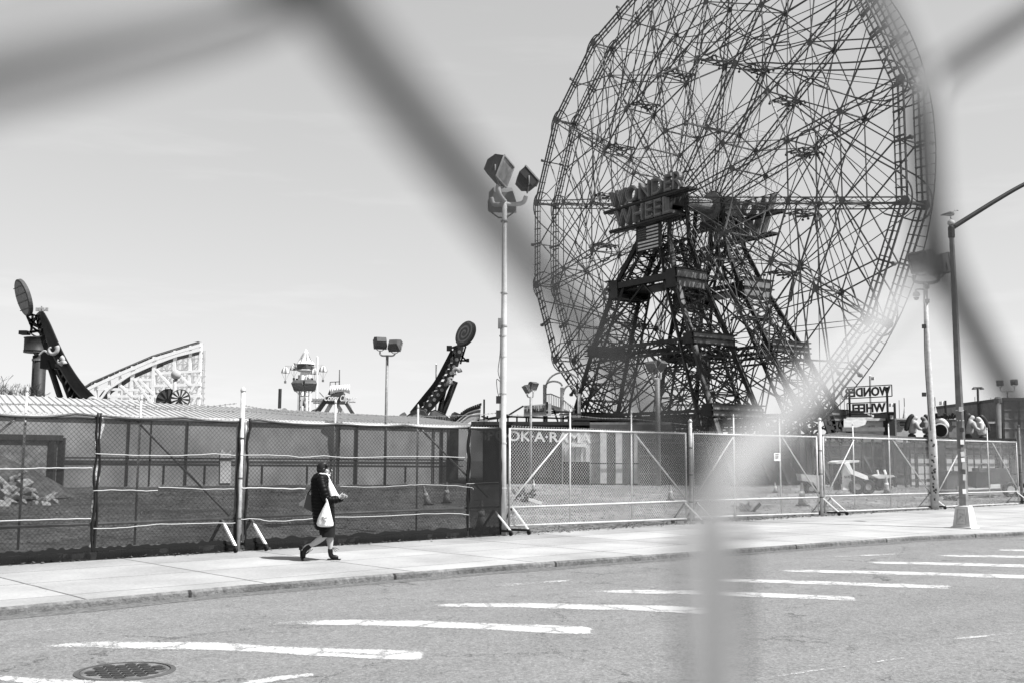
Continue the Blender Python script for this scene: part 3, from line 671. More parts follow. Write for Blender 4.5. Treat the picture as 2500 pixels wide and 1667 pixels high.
h1 = floodlight('floodlight', xz(1222, 456, -.3), V((.90, -.44, 0)), R(-16), .58, fl, M['dark'], R(12))
h2 = floodlight('floodlight', xz(1288, 470, .1), V((.96, .10, 0)), R(42), .50, fl, M['dark'])
h3 = floodlight('floodlight', xz(1226, 532, .7), V((-.1, 1, 0)), R(-50), .60, fl, M['mgrey'])
def lamp_pole(px, ybase, ytop, Y, r, heads, label, arm=None, s=.6, grp='floodlight poles in the park'):
    b = at(px, ybase, Y); tp = at(px, ytop, Y); b.z = 0 if ybase > 1150 else b.z
    th = thing('floodlight_pole', b, label, 'floodlight', grp)
    MB().tube([V((tp.x, tp.y, b.z)), tp], r, 10).build('pole', M['galvdark'], th, True)
    mb = MB()
    for hx_, hy_, aim, tl in heads:
        e = at(hx_, hy_, Y); lo = V((e.x, e.y, tp.z)); mb.tube(spline([tp, V((tp.x*.3+e.x*.7, e.y, tp.z-.0)), V((e.x, e.y, tp.z+.12)), e], 5), r*.6, 8)
    mb.build('arm', M['lgrey'], th, True)
    for hx_, hy_, aim, tl in heads: floodlight('floodlight', at(hx_, hy_, Y), aim, tl, s, th, M['dgrey'])
    return th
lamp_pole(945.5, 1194, 868, 67, .09, [(928, 856, (-.35, 1, 0), R(-30)), (964, 862, (.3, 1, 0), R(-30))], 'slim floodlight pole in the lot behind the netting, two heads turned away', s=.80)
lamp_pole(1296, 1194, 968, 72, .09, [(1287, 962, (-.8, -.4, 0), R(-35)), (1302, 955, (.7, -.6, 0), R(-28))], 'short floodlight pole in front of the thrills sign', s=.62)
lamp_pole(1605, 1190, 925, 70, .17, [(1594, 912, (-.7, -.7, 0), R(-40)), (1612, 910, (.7, -.6, 0), R(-40))], 'thick floodlight pole in front of the left wheel tower', s=.8)
lamp_pole(741, 990, 966, 80, .07, [(730, 958, (-.3, -1, 0), R(-42)), (755, 958, (.5, -1, 0), R(-42))], 'low black twin floodlight in front of the parachute tower', s=.9)
lamp_pole(2459, 985, 955, 84, .05, [(2442, 944, (-.5, -.8, 0), R(-5)), (2476, 942, (.6, .6, 0), R(10))], 'twin floodlight on the roof of the corrugated building', s=.5)
# pole with dome camera
Y = 37.; Bc = at(2283, 1243, Y); Bc.z = 0
cp = thing('camera_pole', Bc, 'pale pole with a dome camera and two floodlights, beside the street lamp', 'pole')
MB().tube([Bc, at(2276, 1060, Y), at(2262, 800, Y), at(2259, 690, Y)], [.13, .125, .085, .075], 14).build('pole', M['galv'], cp, True)
mb = MB()
for i in range(26):
    y = random.uniform(1065, 1225); x = 2283-(1243-y)*.038+random.uniform(-4, 4); p = at(x, y, Y-.13); mb.box(p, (.05, .02, random.uniform(.03, .09)))
mb.build('sticker_scraps', M['dark'], cp)
mb = MB(); mb.tube(spline([at(2231, 672, Y), at(2233, 686, Y), at(2250, 691, Y), at(2275, 691, Y), at(2290, 685, Y), at(2292, 672, Y)]), .06, 8); mb.build('arm', M['mgrey'], cp, True)
floodlight('floodlight', at(2252, 672, Y), (-.9, -.5, 0), R(-20), .82, cp, M['dgrey']); floodlight('floodlight', at(2294, 678, Y), (.9, .3, 0), R(8), .78, cp, M['mgrey'])
mb = MB(); mb.tube(spline([at(2258, 708, Y), at(2246, 706, Y), at(2236, 708, Y), at(2236, 714, Y)]), .03, 8); mb.build('camera_arm', M['mgrey'], cp, True)
dm = MB().lathe(at(2237, 722, Y), [(.02, .16), (.10, .12), (.13, .0), (.115, -.02)], 14).build('dome_housing', M['mgrey'], cp, True)
MB().lathe(at(2237, 724, Y)-V((0, 0, .09)), [(.02, -.05), (.07, -.03), (.10, .05), (.10, .06)], 14).build('dome_camera', M['black'], dm, True)
for y in (797, 700, 735, 962): MB().box(at(2256 if y > 780 else 2264, y, Y-.1), (.12, .1, .14)).build('junction_box', M['dark'] if y > 780 else M['mgrey'], cp)
MB().tube(spline([at(2256, 800, Y-.1), at(2258, 880, Y-.1), at(2263, 960, Y-.1), at(2272, 1050, Y-.13)]), .014, 5).build('cable', M['dark'], cp)
# street lamp
Y = G(2356, 1288).y; Bl = G(2356, 1288); Bl = V((Bl.x, Bl.y, 0))
sl_ = thing('street_lamp', Bl, 'tall grey street lamp with sticker-covered shaft on a tapered pale base', 'street lamp')
rz = Matrix.Rotation(R(-46), 3, 'Z')
base_m = gmat('pale_base_paint', .62, .6, 0, .2, 3, .2, 20)
mb = MB(); s0, s1 = .205, .160
def sq(z, s): return [Bl+rz @ V((a*s, b*s, z)) for a, b in ((-1, -1), (1, -1), (1, 1), (-1, 1))]
L_ = [sq(0, .255), sq(.035, .25), sq(.05, s0+.01), sq(.51, s1), sq(.54, s1*.96), sq(.56, .10)]
vs = [q for l in L_ for q in l]; mb.add(vs, [(i*4+j, i*4+(j+1) % 4, (i+1)*4+(j+1) % 4, (i+1)*4+j) for i in range(5) for j in range(4)]+[(20, 21, 22, 23)])
bs = mb.build('base', base_m, sl_)
mb = MB(); fr = lambda a, z: Bl+rz @ V((a*.68, -(s0+.012-(s0-s1)*(z*.72-.05)/.46), z*.72))
for a, b_ in (((-.17, .14), (.17, .14)), ((.17, .14), (.145, .64)), ((.145, .64), (-.145, .64)), ((-.145, .64), (-.17, .14))): mb.bar(fr(*a), fr(*b_), .012)
mb.build('access_panel', M['lgrey'], bs)
mb = MB(); put_text(mb, 'FDR', fr(-.10, .44), rz @ V((1, 0, 0)), V((0, .05, 1)), .10, .2, .006)
mb.v = mb.v; 
mb = MB()
for q in range(26):
    x = random.uniform(-.10, .10); z = .20+.3*random.random(); mb.bar(fr(x, z), fr(x+random.uniform(-.04, .04), z+random.uniform(-.03, .05)), .008)
mb.build('scratched_tag', M['lgrey'], bs)
top = at(2322, 548, Y)
def shaft(f): return V((Bl.x, Bl.y, .54)).lerp(top, f)
mb = MB(); mb.tube([shaft(q/8) for q in range(9)], [.118-.056*q/8 for q in range(9)], 8)
sh = mb.build('shaft', gmat('lamp_shaft', .17, .5, .1, .3, 4), sl_)
mb = MB(); mb.tube([shaft(q/40) for q in range(0, 9)], [.120-.0125*q/8 for q in range(9)], 8); 
mb.build('repainted_lower_shaft', gmat('repaint', .27, .6, 0, .3, 5), sl_)
for q, (z, hgt, wd, g_) in enumerate(((.36, .12, .09, 'white'), (.70, .15, .07, 'offwhite'), (.83, .10, .08, 'dgrey'), (.98, .17, .07, 'lgrey'), (1.12, .1, .09, 'white'), (1.26, .12, .09, 'offwhite'), (1.38, .09, .08, 'mgrey'), (1.55, .12, .09, 'white'), (1.85, .1, .1, 'dark'), (2.35, .12, .1, 'lgrey'))):
    c = shaft(z/ (top.z-.76)); MB().box(c+V((random.uniform(-.03, .01), -.116+.005*z, 0)), (wd, .006, hgt), Matrix.Rotation(random.uniform(-.12, .12), 3, 'Y')).build('sticker', M[g_], sh)
mb = MB()
for y in (988, 1012):
    c = shaft((at(2340, y, Y).z-.76)/(top.z-.76)); mb.lathe(c, [(.098, 0), (.098, .025)], 12)
mb.build('strap', M['galv'], sl_); c = shaft((at(2340, 1000, Y).z-.76)/(top.z-.76)); MB().box(c+V((.13, 0, 0)), (.04, .1, .30)).build('bracket_plate', M['dark'], sl_)
mb = MB(); mb.lathe(top-V((0, 0, .02)), [(.075, 0), (.09, .04), (.085, .10), (.04, .13), (.02, .15)], 12); mb.build('finial', M['offwhite'], sl_, True)
am = spline([at(2326, 556, Y), at(2380, 522, Y), at(2440, 485, Y), at(2500, 451, Y), at(2570, 420, Y), at(2660, 398, Y), at(2740, 392, Y)], 6)
mb = MB(); mb.tube(am, [.065-.0006*i for i in range(len(am))], 10); mb.build('arm', M['dark'], sl_, True)
MB().lathe(am[-1]-V((0, 0, .08)), [(.05, .12), (.16, .06), (.2, 0), (.12, -.06)], 14).build('lamp_head', M['lgrey'], sl_, True)
MB().lathe(shaft(.985)-V((0, 0, .25)), [(.072, 0), (.085, .02), (.085, .28), (.07, .3)], 10).build('arm_clamp', M['dark'], sl_)
# gull on the lamp
gt = top+V((0, 0, .13)); GX = V((1, 0, 0)); 
gl = thing('gull', gt, 'grey gull standing on the tip of the street lamp', 'gull')
def g3(x, z, y=0): return gt+V((x, y, z))
skin('body', [(g3(0, .13), .062, .06), (g3(.06, .15), .06, .055), (g3(.105, .20), .034, .034), (g3(.125, .235), .037, .034), (g3(.15, .237), .022, .022), (g3(-.08, .13), .05, .045), (g3(-.17, .12), .026, .03), (g3(-.27, .105), .010, .016)], [(0, 1), (1, 2), (2, 3), (3, 4), (0, 5), (5, 6), (6, 7)], M['gull'], gl)
mb = MB(); mb.tube([g3(.16, .237), g3(.20, .232), g3(.205, .222)], [.012, .009, .003], 6); mb.build('beak', M['dgrey'], gl, True)
for sy in (-1, 1):
    mb = MB(); mb.tube([g3(.06, .175, .05*sy), g3(-.03, .17, .058*sy), g3(-.15, .14, .035*sy), g3(-.25, .115, .01*sy)], [(.028, .01), (.034, .012), (.02, .008), (.005, .003)], 8); mb.build('wing', M['mgrey'], gl, True)
    mb = MB(); mb.tube([g3(-.005+.02*sy, .09, .02*sy), g3(.01*sy, 0, .02*sy)], .006, 5); mb.bar(g3(.01*sy, .003, .02*sy), g3(.04+.01*sy, .003, .02*sy), .02, .006); mb.build('leg', M['mgrey'], gl)
#@@WHEEL
# ============================================================ THE GREAT WHEEL
WA = .97236; WNn = V((math.sin(WA), math.cos(WA), 0)); WT = V((math.cos(WA), -math.sin(WA), 0)); WC = V((14.556, 82.588, 22.252)); WR = 20.6; WH = 1.094
def Wp(a, r, s): return WC+WT*(r*math.cos(a))+V((0, 0, r*math.sin(a)))+WNn*s
def Wq(t, s, z): return WC+WT*t+WNn*s+V((0, 0, z))
def onW(px, py, s):
    d = ray(px, py); c = WC+WNn*s; k = (c-O).dot(WNn)/d.dot(WNn); P = O+d*k; return (P-c).dot(WT), P.z-WC.z
wheel = thing('ferris_wheel', (WC.x, WC.y, 0), 'giant steel ferris wheel with sixteen spokes and sliding car tracks', 'ferris wheel')
AN = [R(22.5*k-11.25) for k in range(16)]
def lattice(mb, a, b, w, side, n, ch=.07, br=.04):
    side = V(side).normalized()*w/2; a = V(a); b = V(b)
    mb.bar(a+side, b+side, ch); mb.bar(a-side, b-side, ch)
    for i in range(n):
        p = a.lerp(b, i/n); q = a.lerp(b, (i+1)/n)
        mb.bar(p+side*(1 if i % 2 else -1), q+side*(-1 if i % 2 else 1), br)
R1, R2, R3 = WR*.30, WR*.55, WR*.77
for s in (-WH, WH):
    nm_s = 'near face' if s < 0 else 'far face'
    rim = MB()
    for k in range(16):
        a0, a1 = AN[k], AN[(k+1) % 16]
        for r_, t_ in ((WR+.18, .11), (WR-.22, .11), (WR-.62, .08)):
            rim.bar(Wp(a0, r_, s), Wp(a1, r_, s), t_, t_)
        for j in range(14):
            f = (j+.5)/14; p = Wp(a0, WR+.22, s).lerp(Wp(a1, WR+.22, s), f); q = Wp(a0, WR-.64, s).lerp(Wp(a1, WR-.64, s), f)
            rim.bar(p, q, .07 if j % 3 == 1 else .04, .22 if j % 3 == 1 else .07, WNn)
        am_ = (a0+a1)/2 if k < 15 else (a0+a1+2*math.pi)/2
        rm = WR*math.cos(R(11.25)); rim.bar(Wp(am_, rm-.75, s), Wp(am_, rm+.5, s), .22, .12); rim.lathe(Wp(am_, rm+.6, s)-WNn*.12, [(.14, 0), (.14, .24)], 8, WNn)
        for pl in (a0,): rim.lathe(Wp(pl, WR, s)-WNn*.05, [(.34, 0), (.34, .10)], 8, WNn)
    rim.build('rim', M['steel'], wheel)
    for k in range(16):
        mb = MB(); a = AN[k]; tn = V((0, 0, 1))*math.cos(a)-WT*math.sin(a)
        p = Wp(a, 1.1, s*1.9 if s < 0 else s*1.9); q = Wp(a, WR-.1, s)
        lattice(mb, p, q, .42, tn, 26, .085, .035)
        for r_ in (R1, R2, R3): mb.lathe(p.lerp(q, (r_-1.1)/(WR-1.2))-WNn*.04, [(.26, 0), (.26, .08)], 6, WNn)
        mb.build('spoke', M['steel'], wheel)
    br = MB(); hi = MB()
    def S(k, r_):
        a = AN[k % 16]; f = (r_-1.1)/(WR-1.2); return Wp(a, 1.1, s*1.9).lerp(Wp(a, WR-.1, s), f)
    for k in range(16):
        for r_ in (R1, R2):
            (br if (k+int(r_)) % 3 else hi).bar(S(k, r_), S(k+1, r_), .10)
        am_ = AN[k]+R(11.25); mid = Wp(am_, WR*math.cos(R(11.25))-.7, s)
        br.bar(mid, S(k, R3), .085); br.bar(mid, S(k+1, R3), .085)
        br.bar(S(k, R3), S(k+1, R2), .07); br.bar(S(k+1, R3), S(k, R2), .07)
        br.bar(S(k, R3), S(k+1, R3), .075)
        (hi if k % 2 else br).bar(S(k, R1), S(k+1, R2), .06); br.bar(S(k+1, R1), S(k, R2), .06)
        c2 = (S(k, WR-.3)+S(k+1, R2))/2
        br.bar(S(k, WR-.3), S(k+2, R2), .05)
        br.bar(S(k+2, WR-.3), S(k, R2), .05)
    br.build('bracing', M['steel'], wheel); hi.build('pale_bracing', M['steelhi'], wheel)
    cb = MB()
    for k in range(16):
        for dk in (3, 5): cb.bar(S(k, R1*1.3), S(k+dk, R1*1.3), .022)
        cb.bar(Wp(AN[k]+.1, 1.2, s*1.9), S(k+2, R2), .022); cb.bar(Wp(AN[k]-.1, 1.2, s*1.9), S(k-2, R2), .022)
        cb.bar(Wp(AN[k]+.2, 1.2, s*1.9), S(k+3, R3), .02)
    cb.build('tie_rods', M['steel'], wheel)
for k in range(16):
    cross = MB(); a = AN[k]
    for r_, t_ in ((WR, .12), (WR-.5, .08), (R3, .09), (R2, .09), (R1, .1)):
        f = (r_-1.1)/(WR-1.2); w0 = WH*(1.9+(1-1.9)*f); cross.bar(Wp(a, r_, -w0), Wp(a, r_, w0), t_)
    cross.bar(Wp(a, WR, -WH), Wp(a, R3, WH*1.2), .05); cross.bar(Wp(a, WR, WH), Wp(a, R3, -WH*1.2), .05)
    cross.bar(Wp(a, R3, -WH*1.2), Wp(a, R2, WH*1.4), .05); cross.bar(Wp(a, R3, WH*1.2), Wp(a, R2, -WH*1.4), .05)
    am_ = a+R(11.25); rm = WR*math.cos(R(11.25)); cross.bar(Wp(am_, rm, -WH), Wp(am_, rm, WH), .08)
    cross.build('cross_tie', M['steel'], wheel)
# curved car tracks: long loops swinging from the rim corners inwards
for k in range(16):
    mb = MB(); a = AN[k]
    for s in (-WH*.96, WH*.96):
        base = [(.33, WR-1.6), (.16, WR-.1), (.02, WR+.5), (-.08, WR+.1), (-.10, WR-1.3)]
        pts = [Wp(a-.045, WR-1.4, s), Wp(a-.05, WR-.2, s), Wp(a-.02, WR+.42, s), Wp(a+.035, WR+.35, s), Wp(a+.085, WR-.5, s), Wp(a+.16, WR*.87, s), Wp(a+.27, WR*.76, s), Wp(a+.42, WR*.665, s), Wp(a+.60, WR*.60, s), Wp(a+.74, WR*.565, s), Wp(a+.80, WR*.60, s), Wp(a+.77, WR*.65, s), Wp(a+.66, WR*.69, s)]
        mb.tube(spline(pts, 5), .062, 5)
        pts = [Wp(a-.045, WR-1.4, s), Wp(a+.02, WR*.84, s), Wp(a+.16, WR*.73, s), Wp(a+.34, WR*.655, s), Wp(a+.55, WR*.66, s), Wp(a+.66, WR*.69, s)]
        mb.tube(spline(pts, 5), .045, 4)
    mb.build('car_track', M['steel'], wheel, True)
# empty car carriages parked at the inner end of each track
for k in range(16):
    a = AN[k]+.72; rr = WR*.555; c = Wp(a, rr, 0); mb = MB()
    for s in (-WH*.9, WH*.9):
        mb.bar(c+WNn*s-WT*.8, c+WNn*s+WT*.8, .09, .09); 
        for q in (-.8, -.3, .4, .85): mb.lathe(c+WNn*s+WT*q-V((0, 0, .16))-WNn*.05, [(.10, 0), (.10, .08)], 8, WNn)
    mb.bar(c-WNn*WH*.9-WT*.7, c+WNn*WH*.9+WT*.7, .08); mb.bar(c-WNn*WH*.9+WT*.7, c+WNn*WH*.9-WT*.7, .08)
    for q in (-.6, 0, .6): mb.bar(c-WNn*WH*.9+WT*q, c+WNn*WH*.9+WT*q, .07)
    mb.bar(c-WT*.5-V((0, 0, .15)), c+WT*.6-V((0, 0, .2)), .14, .09)
    mb.build('car_carriage', M['dgrey'], wheel)
mb = MB(); ring = [Wp(2*math.pi*i/128, WR+.42, WH+.12) for i in range(129)]; mb.tube(ring, .045, 5, False)
for k in range(16):
    a0, a1 = AN[k], AN[k]+R(22.5)
    for j in range(1, 12):
        p = Wp(a0, WR+.2, WH).lerp(Wp(a1, WR+.2, WH), j/12); rr_0 = p-WC-WNn*WH; mb.bar(p, WC+WNn*(WH+.12)+rr_0.normalized()*(WR+.42), .05)
mb.build('drive_cable_ring', M['dark'], wheel)
hub = MB(); hub.lathe(WC-WNn*5.2, [(.42, 0), (.42, 3.05), (1.25, 3.1), (1.25, 3.3), (.62, 3.4), (.62, 7.0), (1.25, 7.1), (1.25, 7.3), (.42, 7.35), (.42, 10.4)], 20, WNn)
hb = hub.build('axle', M['mgrey'], wheel)
mb = MB()
for i in range(16):
    a = AN[i]
    for s in (-2.08, 2.08): mb.bar(Wp(a, .3, s*1.02), Wp(a, 1.35, s*1.02), .32, .10, WNn)
mb.build('hub_plate', M['dgrey'], wheel)
# supporting towers, one on each side
levels = [  # z relative to hub, half width left/right in t, s front, s back (absolute values)
    (1.0, -.9, 1.1, 4.3, 2.0), (-1.6, -1.2, 1.3, 4.3, 2.0), None]
def tw(px, py, s): return onW(px, py, s)
p1L, p1R = tw(1500.6, 706, -4.8), tw(1652, 682, -4.8); p2L, p2R = tw(1447, 852, -5.9), tw(1690, 830, -5.9); bL, bR = tw(1399, 1016, -6.8), tw(1737, 1002, -6.8); tL, tR = tw(1556, 590, -4.1), tw(1634, 580, -4.1)
z1 = (p1L[1]+p1R[1])/2; z2 = (p2L[1]+p2R[1])/2; z3 = (bL[1]+bR[1])/2; zt = (tL[1]+tR[1])/2
print('tower', tL, tR, p1L, p1R, p2L, p2R, bL, bR)
zg = -WC.z+.1
def ext(a, b, za, zb, z): return a+(b-a)*(z-za)/(zb-za)
gL = ext(p2L[0], bL[0], z2, z3, zg); gR = ext(p2R[0], bR[0], z2, z3, zg)
LV = [(.6, tL[0]*.8, tR[0]*.8, 3.6, 2.0), (zt, tL[0], tR[0], 4.1, 2.0), (z1, p1L[0], p1R[0], 4.9, 2.05), (z2, p2L[0], p2R[0], 5.9, 2.1), (z3, bL[0], bR[0], 6.8, 2.2), (zg, gL, gR, 7.4, 2.2)]
def tower(sg, label):
    th = thing('wheel_tower', Wq(0, sg*4.5, -WC.z), label, 'support tower', 'steel towers carrying the wheel')
    legs = {}
    def corner(i, side, fb): z, l, r_, sf, sb = LV[i]; return Wq(l if side == 0 else r_, sg*(sf if fb == 0 else sb), z)
    for side in (0, 1):
        for fb in (0, 1):
            mb = MB()
            for i in range(len(LV)-1):
                a, b_ = corner(i, side, fb), corner(i+1, side, fb); mb.bar(a, b_, .34 if fb == 0 else .26, .32)
                # lattice box companion chord: inner
                ins = WT*(.95+.12*i)*(1 if side == 0 else -1)
                ins2 = WT*(.95+.12*(i+1))*(1 if side == 0 else -1)
                if i > 0:
                    mb.bar(a+ins, b_+ins2, .20, .18); L_ = (b_-a).length; n = max(2, int(L_/1.5))
                    for j in range(n):
                        p = a.lerp(b_, j/n); q = a.lerp(b_, (j+1)/n); pi = (a+ins).lerp(b_+ins2, j/n); qi = (a+ins).lerp(b_+ins2, (j+1)/n)
                        mb.bar(p, qi, .075); mb.bar(pi, q, .06)
            mb.build('leg', M['tower'], th)
    mb = MB()
    for side in (0, 1):      # side faces between front and back legs
        for i in range(1, len(LV)-1):
            a0, a1, b0, b1 = corner(i, side, 0), corner(i+1, side, 0), corner(i, side, 1), corner(i+1, side, 1)
            ins = WT*(1.0+.12*i)*(1 if side == 0 else -1)
            n = 4 if i < 4 else 2
            for off in (V((0, 0, 0)), ins):
                for j in range(n):
                    p, q = a0.lerp(a1, j/n)+off, a0.lerp(a1, (j+1)/n)+off; p2, q2 = b0.lerp(b1, j/n)+off, b0.lerp(b1, (j+1)/n)+off
                    mb.bar(p, q2, .09); mb.bar(p, p2, .08)
                    if off.length < .1: mb.bar(p2, q, .09)
    mb.build('side_lattice', M['tower'], th)
    mb = MB()
    for i, w_ in ((1, .12), (3, .16), (4, .14)):
        for fb in (0, 1):
            a, b_ = corner(i, 0, fb), corner(i, 1, fb); mb.bar(a, b_, w_, w_*1.6); mb.bar(a-V((0, 0, .9)), b_-V((0, 0, .9)), w_)
            n = 8
            for j in range(n): mb.bar(a.lerp(b_, j/n)-V((0, 0, .9 if j % 2 else 0)), a.lerp(b_, (j+1)/n)-V((0, 0, 0 if j % 2 else .9)), .07)
    for fb in (0, 1):
        for i in (1, 2, 3):
            a0, a1, b0, b1 = corner(i, 0, fb), corner(i+1, 0, fb), corner(i, 1, fb), corner(i+1, 1, fb)
            m0 = (a0+b0)/2; mb.bar(a1, m0, .11); mb.bar(b1, m0, .11)
    mb.build('front_bracing', M['tower'], th)
    # platforms with plated fascias
    for i, hh, ww in ((2, 1.45, 1.15), (3, .80, 1.0), (4, .85, 1.05)):
        z, l, r_, sf, sb = LV[i]; mb = MB(); mb2 = MB()
        e = .35
        for side in (0, 1):
            mb = MB(); mb2 = MB()
            t0 = (l-e) if side == 0 else (r_+e); t1 = t0+(ww if side == 0 else -ww)
            mb.prism([Wq(t0, sg*(sf+.3), z-hh*.5), Wq(t1, sg*(sf+.3), z-hh*.5), Wq(t1*.97+t0*.03, sg*(sf+.3), z+hh*.5), Wq(t0*.9+t1*.1, sg*(sf+.3), z+hh*.5)], WNn*-sg*.12)
            mb.prism([Wq(t0, sg*(sb-.1), z-hh*.5), Wq(t1, sg*(sb-.1), z-hh*.5), Wq(t1, sg*(sb-.1), z+hh*.3), Wq(t0, sg*(sb-.1), z+hh*.3)], WNn*-sg*.1)
            for hq in (-.5, 0, .5):
                mb.bar(Wq(t0, sg*(sf+.45), z+hh*hq), Wq(t0, sg*(sb-.25), z+hh*hq), .34, .09)
            zc = z
            f0 = Wq(t0+(.02 if side else -.02), sg*(sf+.2), z-hh*.46); 
            mb2.prism([Wq(t0, sg*(sf+.2), z-hh*.46), Wq(t0, sg*sb, z-hh*.46), Wq(t0, sg*sb, z+hh*.46), Wq(t0, sg*(sf+.2), z+hh*.46)], WT*(.05 if side else -.05))
            mb2.build('side_plate', M['towerpl'], th)
            if i == 2: mb.box(Wq((t0+t1)/2, sg*(sf+sb)/2, z-hh*.45), (ww, abs(sf-sb)+.4, .12), Matrix((WT, WNn, (0, 0, 1))).transposed())
            mb.build('platform_end', M['tower'], th)
        mb = MB()
        if i == 2:
            mb.bar(Wq(l, sg*sf, z+.25), Wq(r_, sg*sf, z+.25), .5, .5); mb.bar(Wq(l, sg*sb, z+.2), Wq(r_, sg*sb, z+.2), .4, .3)
            mb.box(Wq((l+r_)/2, sg*(sf+sb)/2, z-.15), (abs(r_-l), abs(sf-sb)*.8, .15), Matrix((WT, WNn, (0, 0, 1))).transposed())
        if i == 2: mb.build('platform', M['tower'], th)
    mb = MB(); z, l, r_, sf, sb = LV[0]
    mb.box(Wq(.1, sg*3.0, -.1), (2.6, 1.9, 1.5), Matrix((WT, WNn, (0, 0, 1))).transposed()); mb.box(Wq(.1, sg*3.0, -1.4), (2.2, 2.6, .5), Matrix((WT, WNn, (0, 0, 1))).transposed())
    mb.build('bearing_house', M['tower'], th)
    return th
tn_ = tower(-1, 'near steel lattice tower under the large letters')
tf_ = tower(1, 'far steel lattice tower seen through the wheel')
# the lettering on both towers
def wheel_sign(sg, label):
    s = sg*5.3; sn = thing('letter_sign', Wq(0, s, -3), label, 'sign', 'letter signs on the wheel towers')
    X = WT if sg < 0 else -WT; outn = WNn*sg
    def row(word, t0, t1, z0, h, nm):
        mb = MB(); put_text(mb, word, Wq(t0, s+sg*.15, z0), X, (0, 0, 1), h, abs(t1-t0), .5, .018); l = mb.build('letters', M['mgrey'], sn)
        mb = MB(); put_text(mb, word, Wq(t0, s+sg*.44, z0+.05), X, (0, 0, 1), h*.94, abs(t1-t0), .05, -.008); mb.build('letter_faces', gmat('letter_enamel', .17, .5, 0, .3, 3), l)
        fr_ = MB(); a, b_ = (t0-.7 if sg < 0 else t0+.7), (t1+.7 if sg < 0 else t1-.7)
        fr_.bar(Wq(a, s, z0-.18), Wq(b_, s, z0-.18), .85, .16); fr_.bar(Wq(a, s+sg*.3, z0-.3), Wq(b_, s+sg*.3, z0-.3), .1)
        fr_.bar(Wq(a, s-sg*.2, z0+h*.95), Wq(b_, s-sg*.2, z0+h*.95), .07)
        fr_.build('sign_rack', M['tower'], sn)
    if sg < 0:
        a = onW(1496, 505, s); b_ = onW(1675, 466, s); row('WONDER', a[0], b_[0], (a[1]+b_[1])/2, 1.35, 'a')
        a2 = onW(1510, 556, s); b2 = onW(1646, 524, s); row('WHEEL', a2[0], b2[0], (a2[1]+b2[1])/2, 1.35, 'b')
    else:
        row('WONDER', -a_[0]-.0, -b__[0], a_[1], 1.35, 'a'); row('WHEEL', -a3[0], -b3[0], a3[1], 1.35, 'b')
    return sn
s_ = -5.3; a_ = onW(1496, 505, s_); b__ = onW(1675, 466, s_); a_ = (a_[0], (a_[1]+b__[1])/2); a3 = onW(1510, 556, s_); b3 = onW(1646, 524, s_); a3 = (a3[0], (a3[1]+b3[1])/2)
print('sign', a_, b__, a3, b3)
wheel_sign(-1, 'big metal letters naming the wheel, readable on the near tower'); wheel_sign(1, 'the same letters seen from behind on the far tower')
# flag sign below the letters
f0 = onW(1563, 609, -5.2); f1 = onW(1598, 562, -5.2)
fs_ = thing('flag_sign', Wq(f0[0], -5.2, f0[1]), 'painted stars and stripes panel under the wheel letters', 'flag')
fw_, fh_ = 2.35, 1.75; t0 = f0[0]-.25; z0 = f0[1]-.12
def fq(a, b, e=0): return Wq(t0+a*fw_, -5.2-e, z0+b*fh_)
MB().prism([fq(-.10, -.04), fq(1.12, -.04), fq(1.12, 1.06), fq(-.10, 1.06)], WNn*.12).build('backing', M['tower'], fs_)
mb = MB()
for k in range(7):
    y0 = k/6.5*.5*2/2; y0 = k*2/13; x0 = 0 if y0 < .45 else .42
    mb.add([fq(x0, y0, .02), fq(1, y0, .02), fq(1, y0+1/13, .02), fq(x0, y0+1/13, .02)], [(0, 1, 2, 3)])
mb.build('white_stripes', M['offwhite'], fs_)
mb = MB(); mb.add([fq(0, .46, .03), fq(.42, .46, .03), fq(.42, 1, .03), fq(0, 1, .03)], [(0, 1, 2, 3)]); cn_ = mb.build('canton', M['dark'], fs_)
mb = MB()
for i in range(6):
    for j in range(5): mb.box(fq(.04+i*.068, .52+j*.10, .04), (.06, .06, .06))
mb.build('stars', M['mgrey'], cn_)
#@@BACK
# ============================================================ LONG SHED BEHIND THE NETTING
def flatq(p): return V((p.x, p.y, 0))
w0 = flatq(at(-260, 1200, 54)); w1 = flatq(at(1180, 1190, 76)); WD = (w1-w0).normalized(); WNm = V((WD.y, -WD.x, 0)); WLn = (w1-w0).length
eaveL = at(0, 1012, 58).z; EZ = 4.10
shed = thing('long_shed', w0+WD*WLn/2, 'long pale shed with ribbed metal roof behind the netted fence', 'building')
def sh_(u, n_, z): return w0+WD*u+WNm*n_+V((0, 0, z))
MB().prism([sh_(0, 0, -.1), sh_(WLn-3.2, 0, -.1), sh_(WLn-3.2, 0, 4.05), sh_(0, 0, 4.05)], -WNm*.3).build('wall', M['wall'], shed)
mb = MB(); nr = int(WLn/.42); vs = []
ro = .12; slope_n = -9.5
for i in range(nr):
    u0 = i*.42
    for du, dz in ((0, 0), (.30, 0), (.33, .07), (.39, .07)):
        u = u0+du; sc_ = 1.0
        u_ = min(u, WLn+.6)
        vs += [sh_(u_, ro, EZ-.05+dz), sh_(u_+1.0, slope_n, 5.62+dz-.018*u_)]
k = len(vs)//2
mb.add(vs, [(2*i, 2*i+2, 2*i+3, 2*i+1) for i in range(k-1)]); mb.build('roof', M['roof'], shed)
MB().bar(sh_(0, ro+.03, EZ-.12), sh_(WLn+.6, ro+.03, EZ-.12), .08, .22).build('gutter', M['offwhite'], shed)
MB().prism([sh_(WLn-3.2, -.1, 0), sh_(WLn-3.2, -9, 0), sh_(WLn-3.2, -9, 4.6), sh_(WLn-3.2, -.1, 4.05)], -WD*.2).build('gable_wall', M['mgrey'], shed)
def wallu(px, py):
    d = ray(px, py); k = (w0+WNm*.02-O).dot(WNm)/d.dot(WNm); P = O+d*k; return (P-w0).dot(WD), P.z
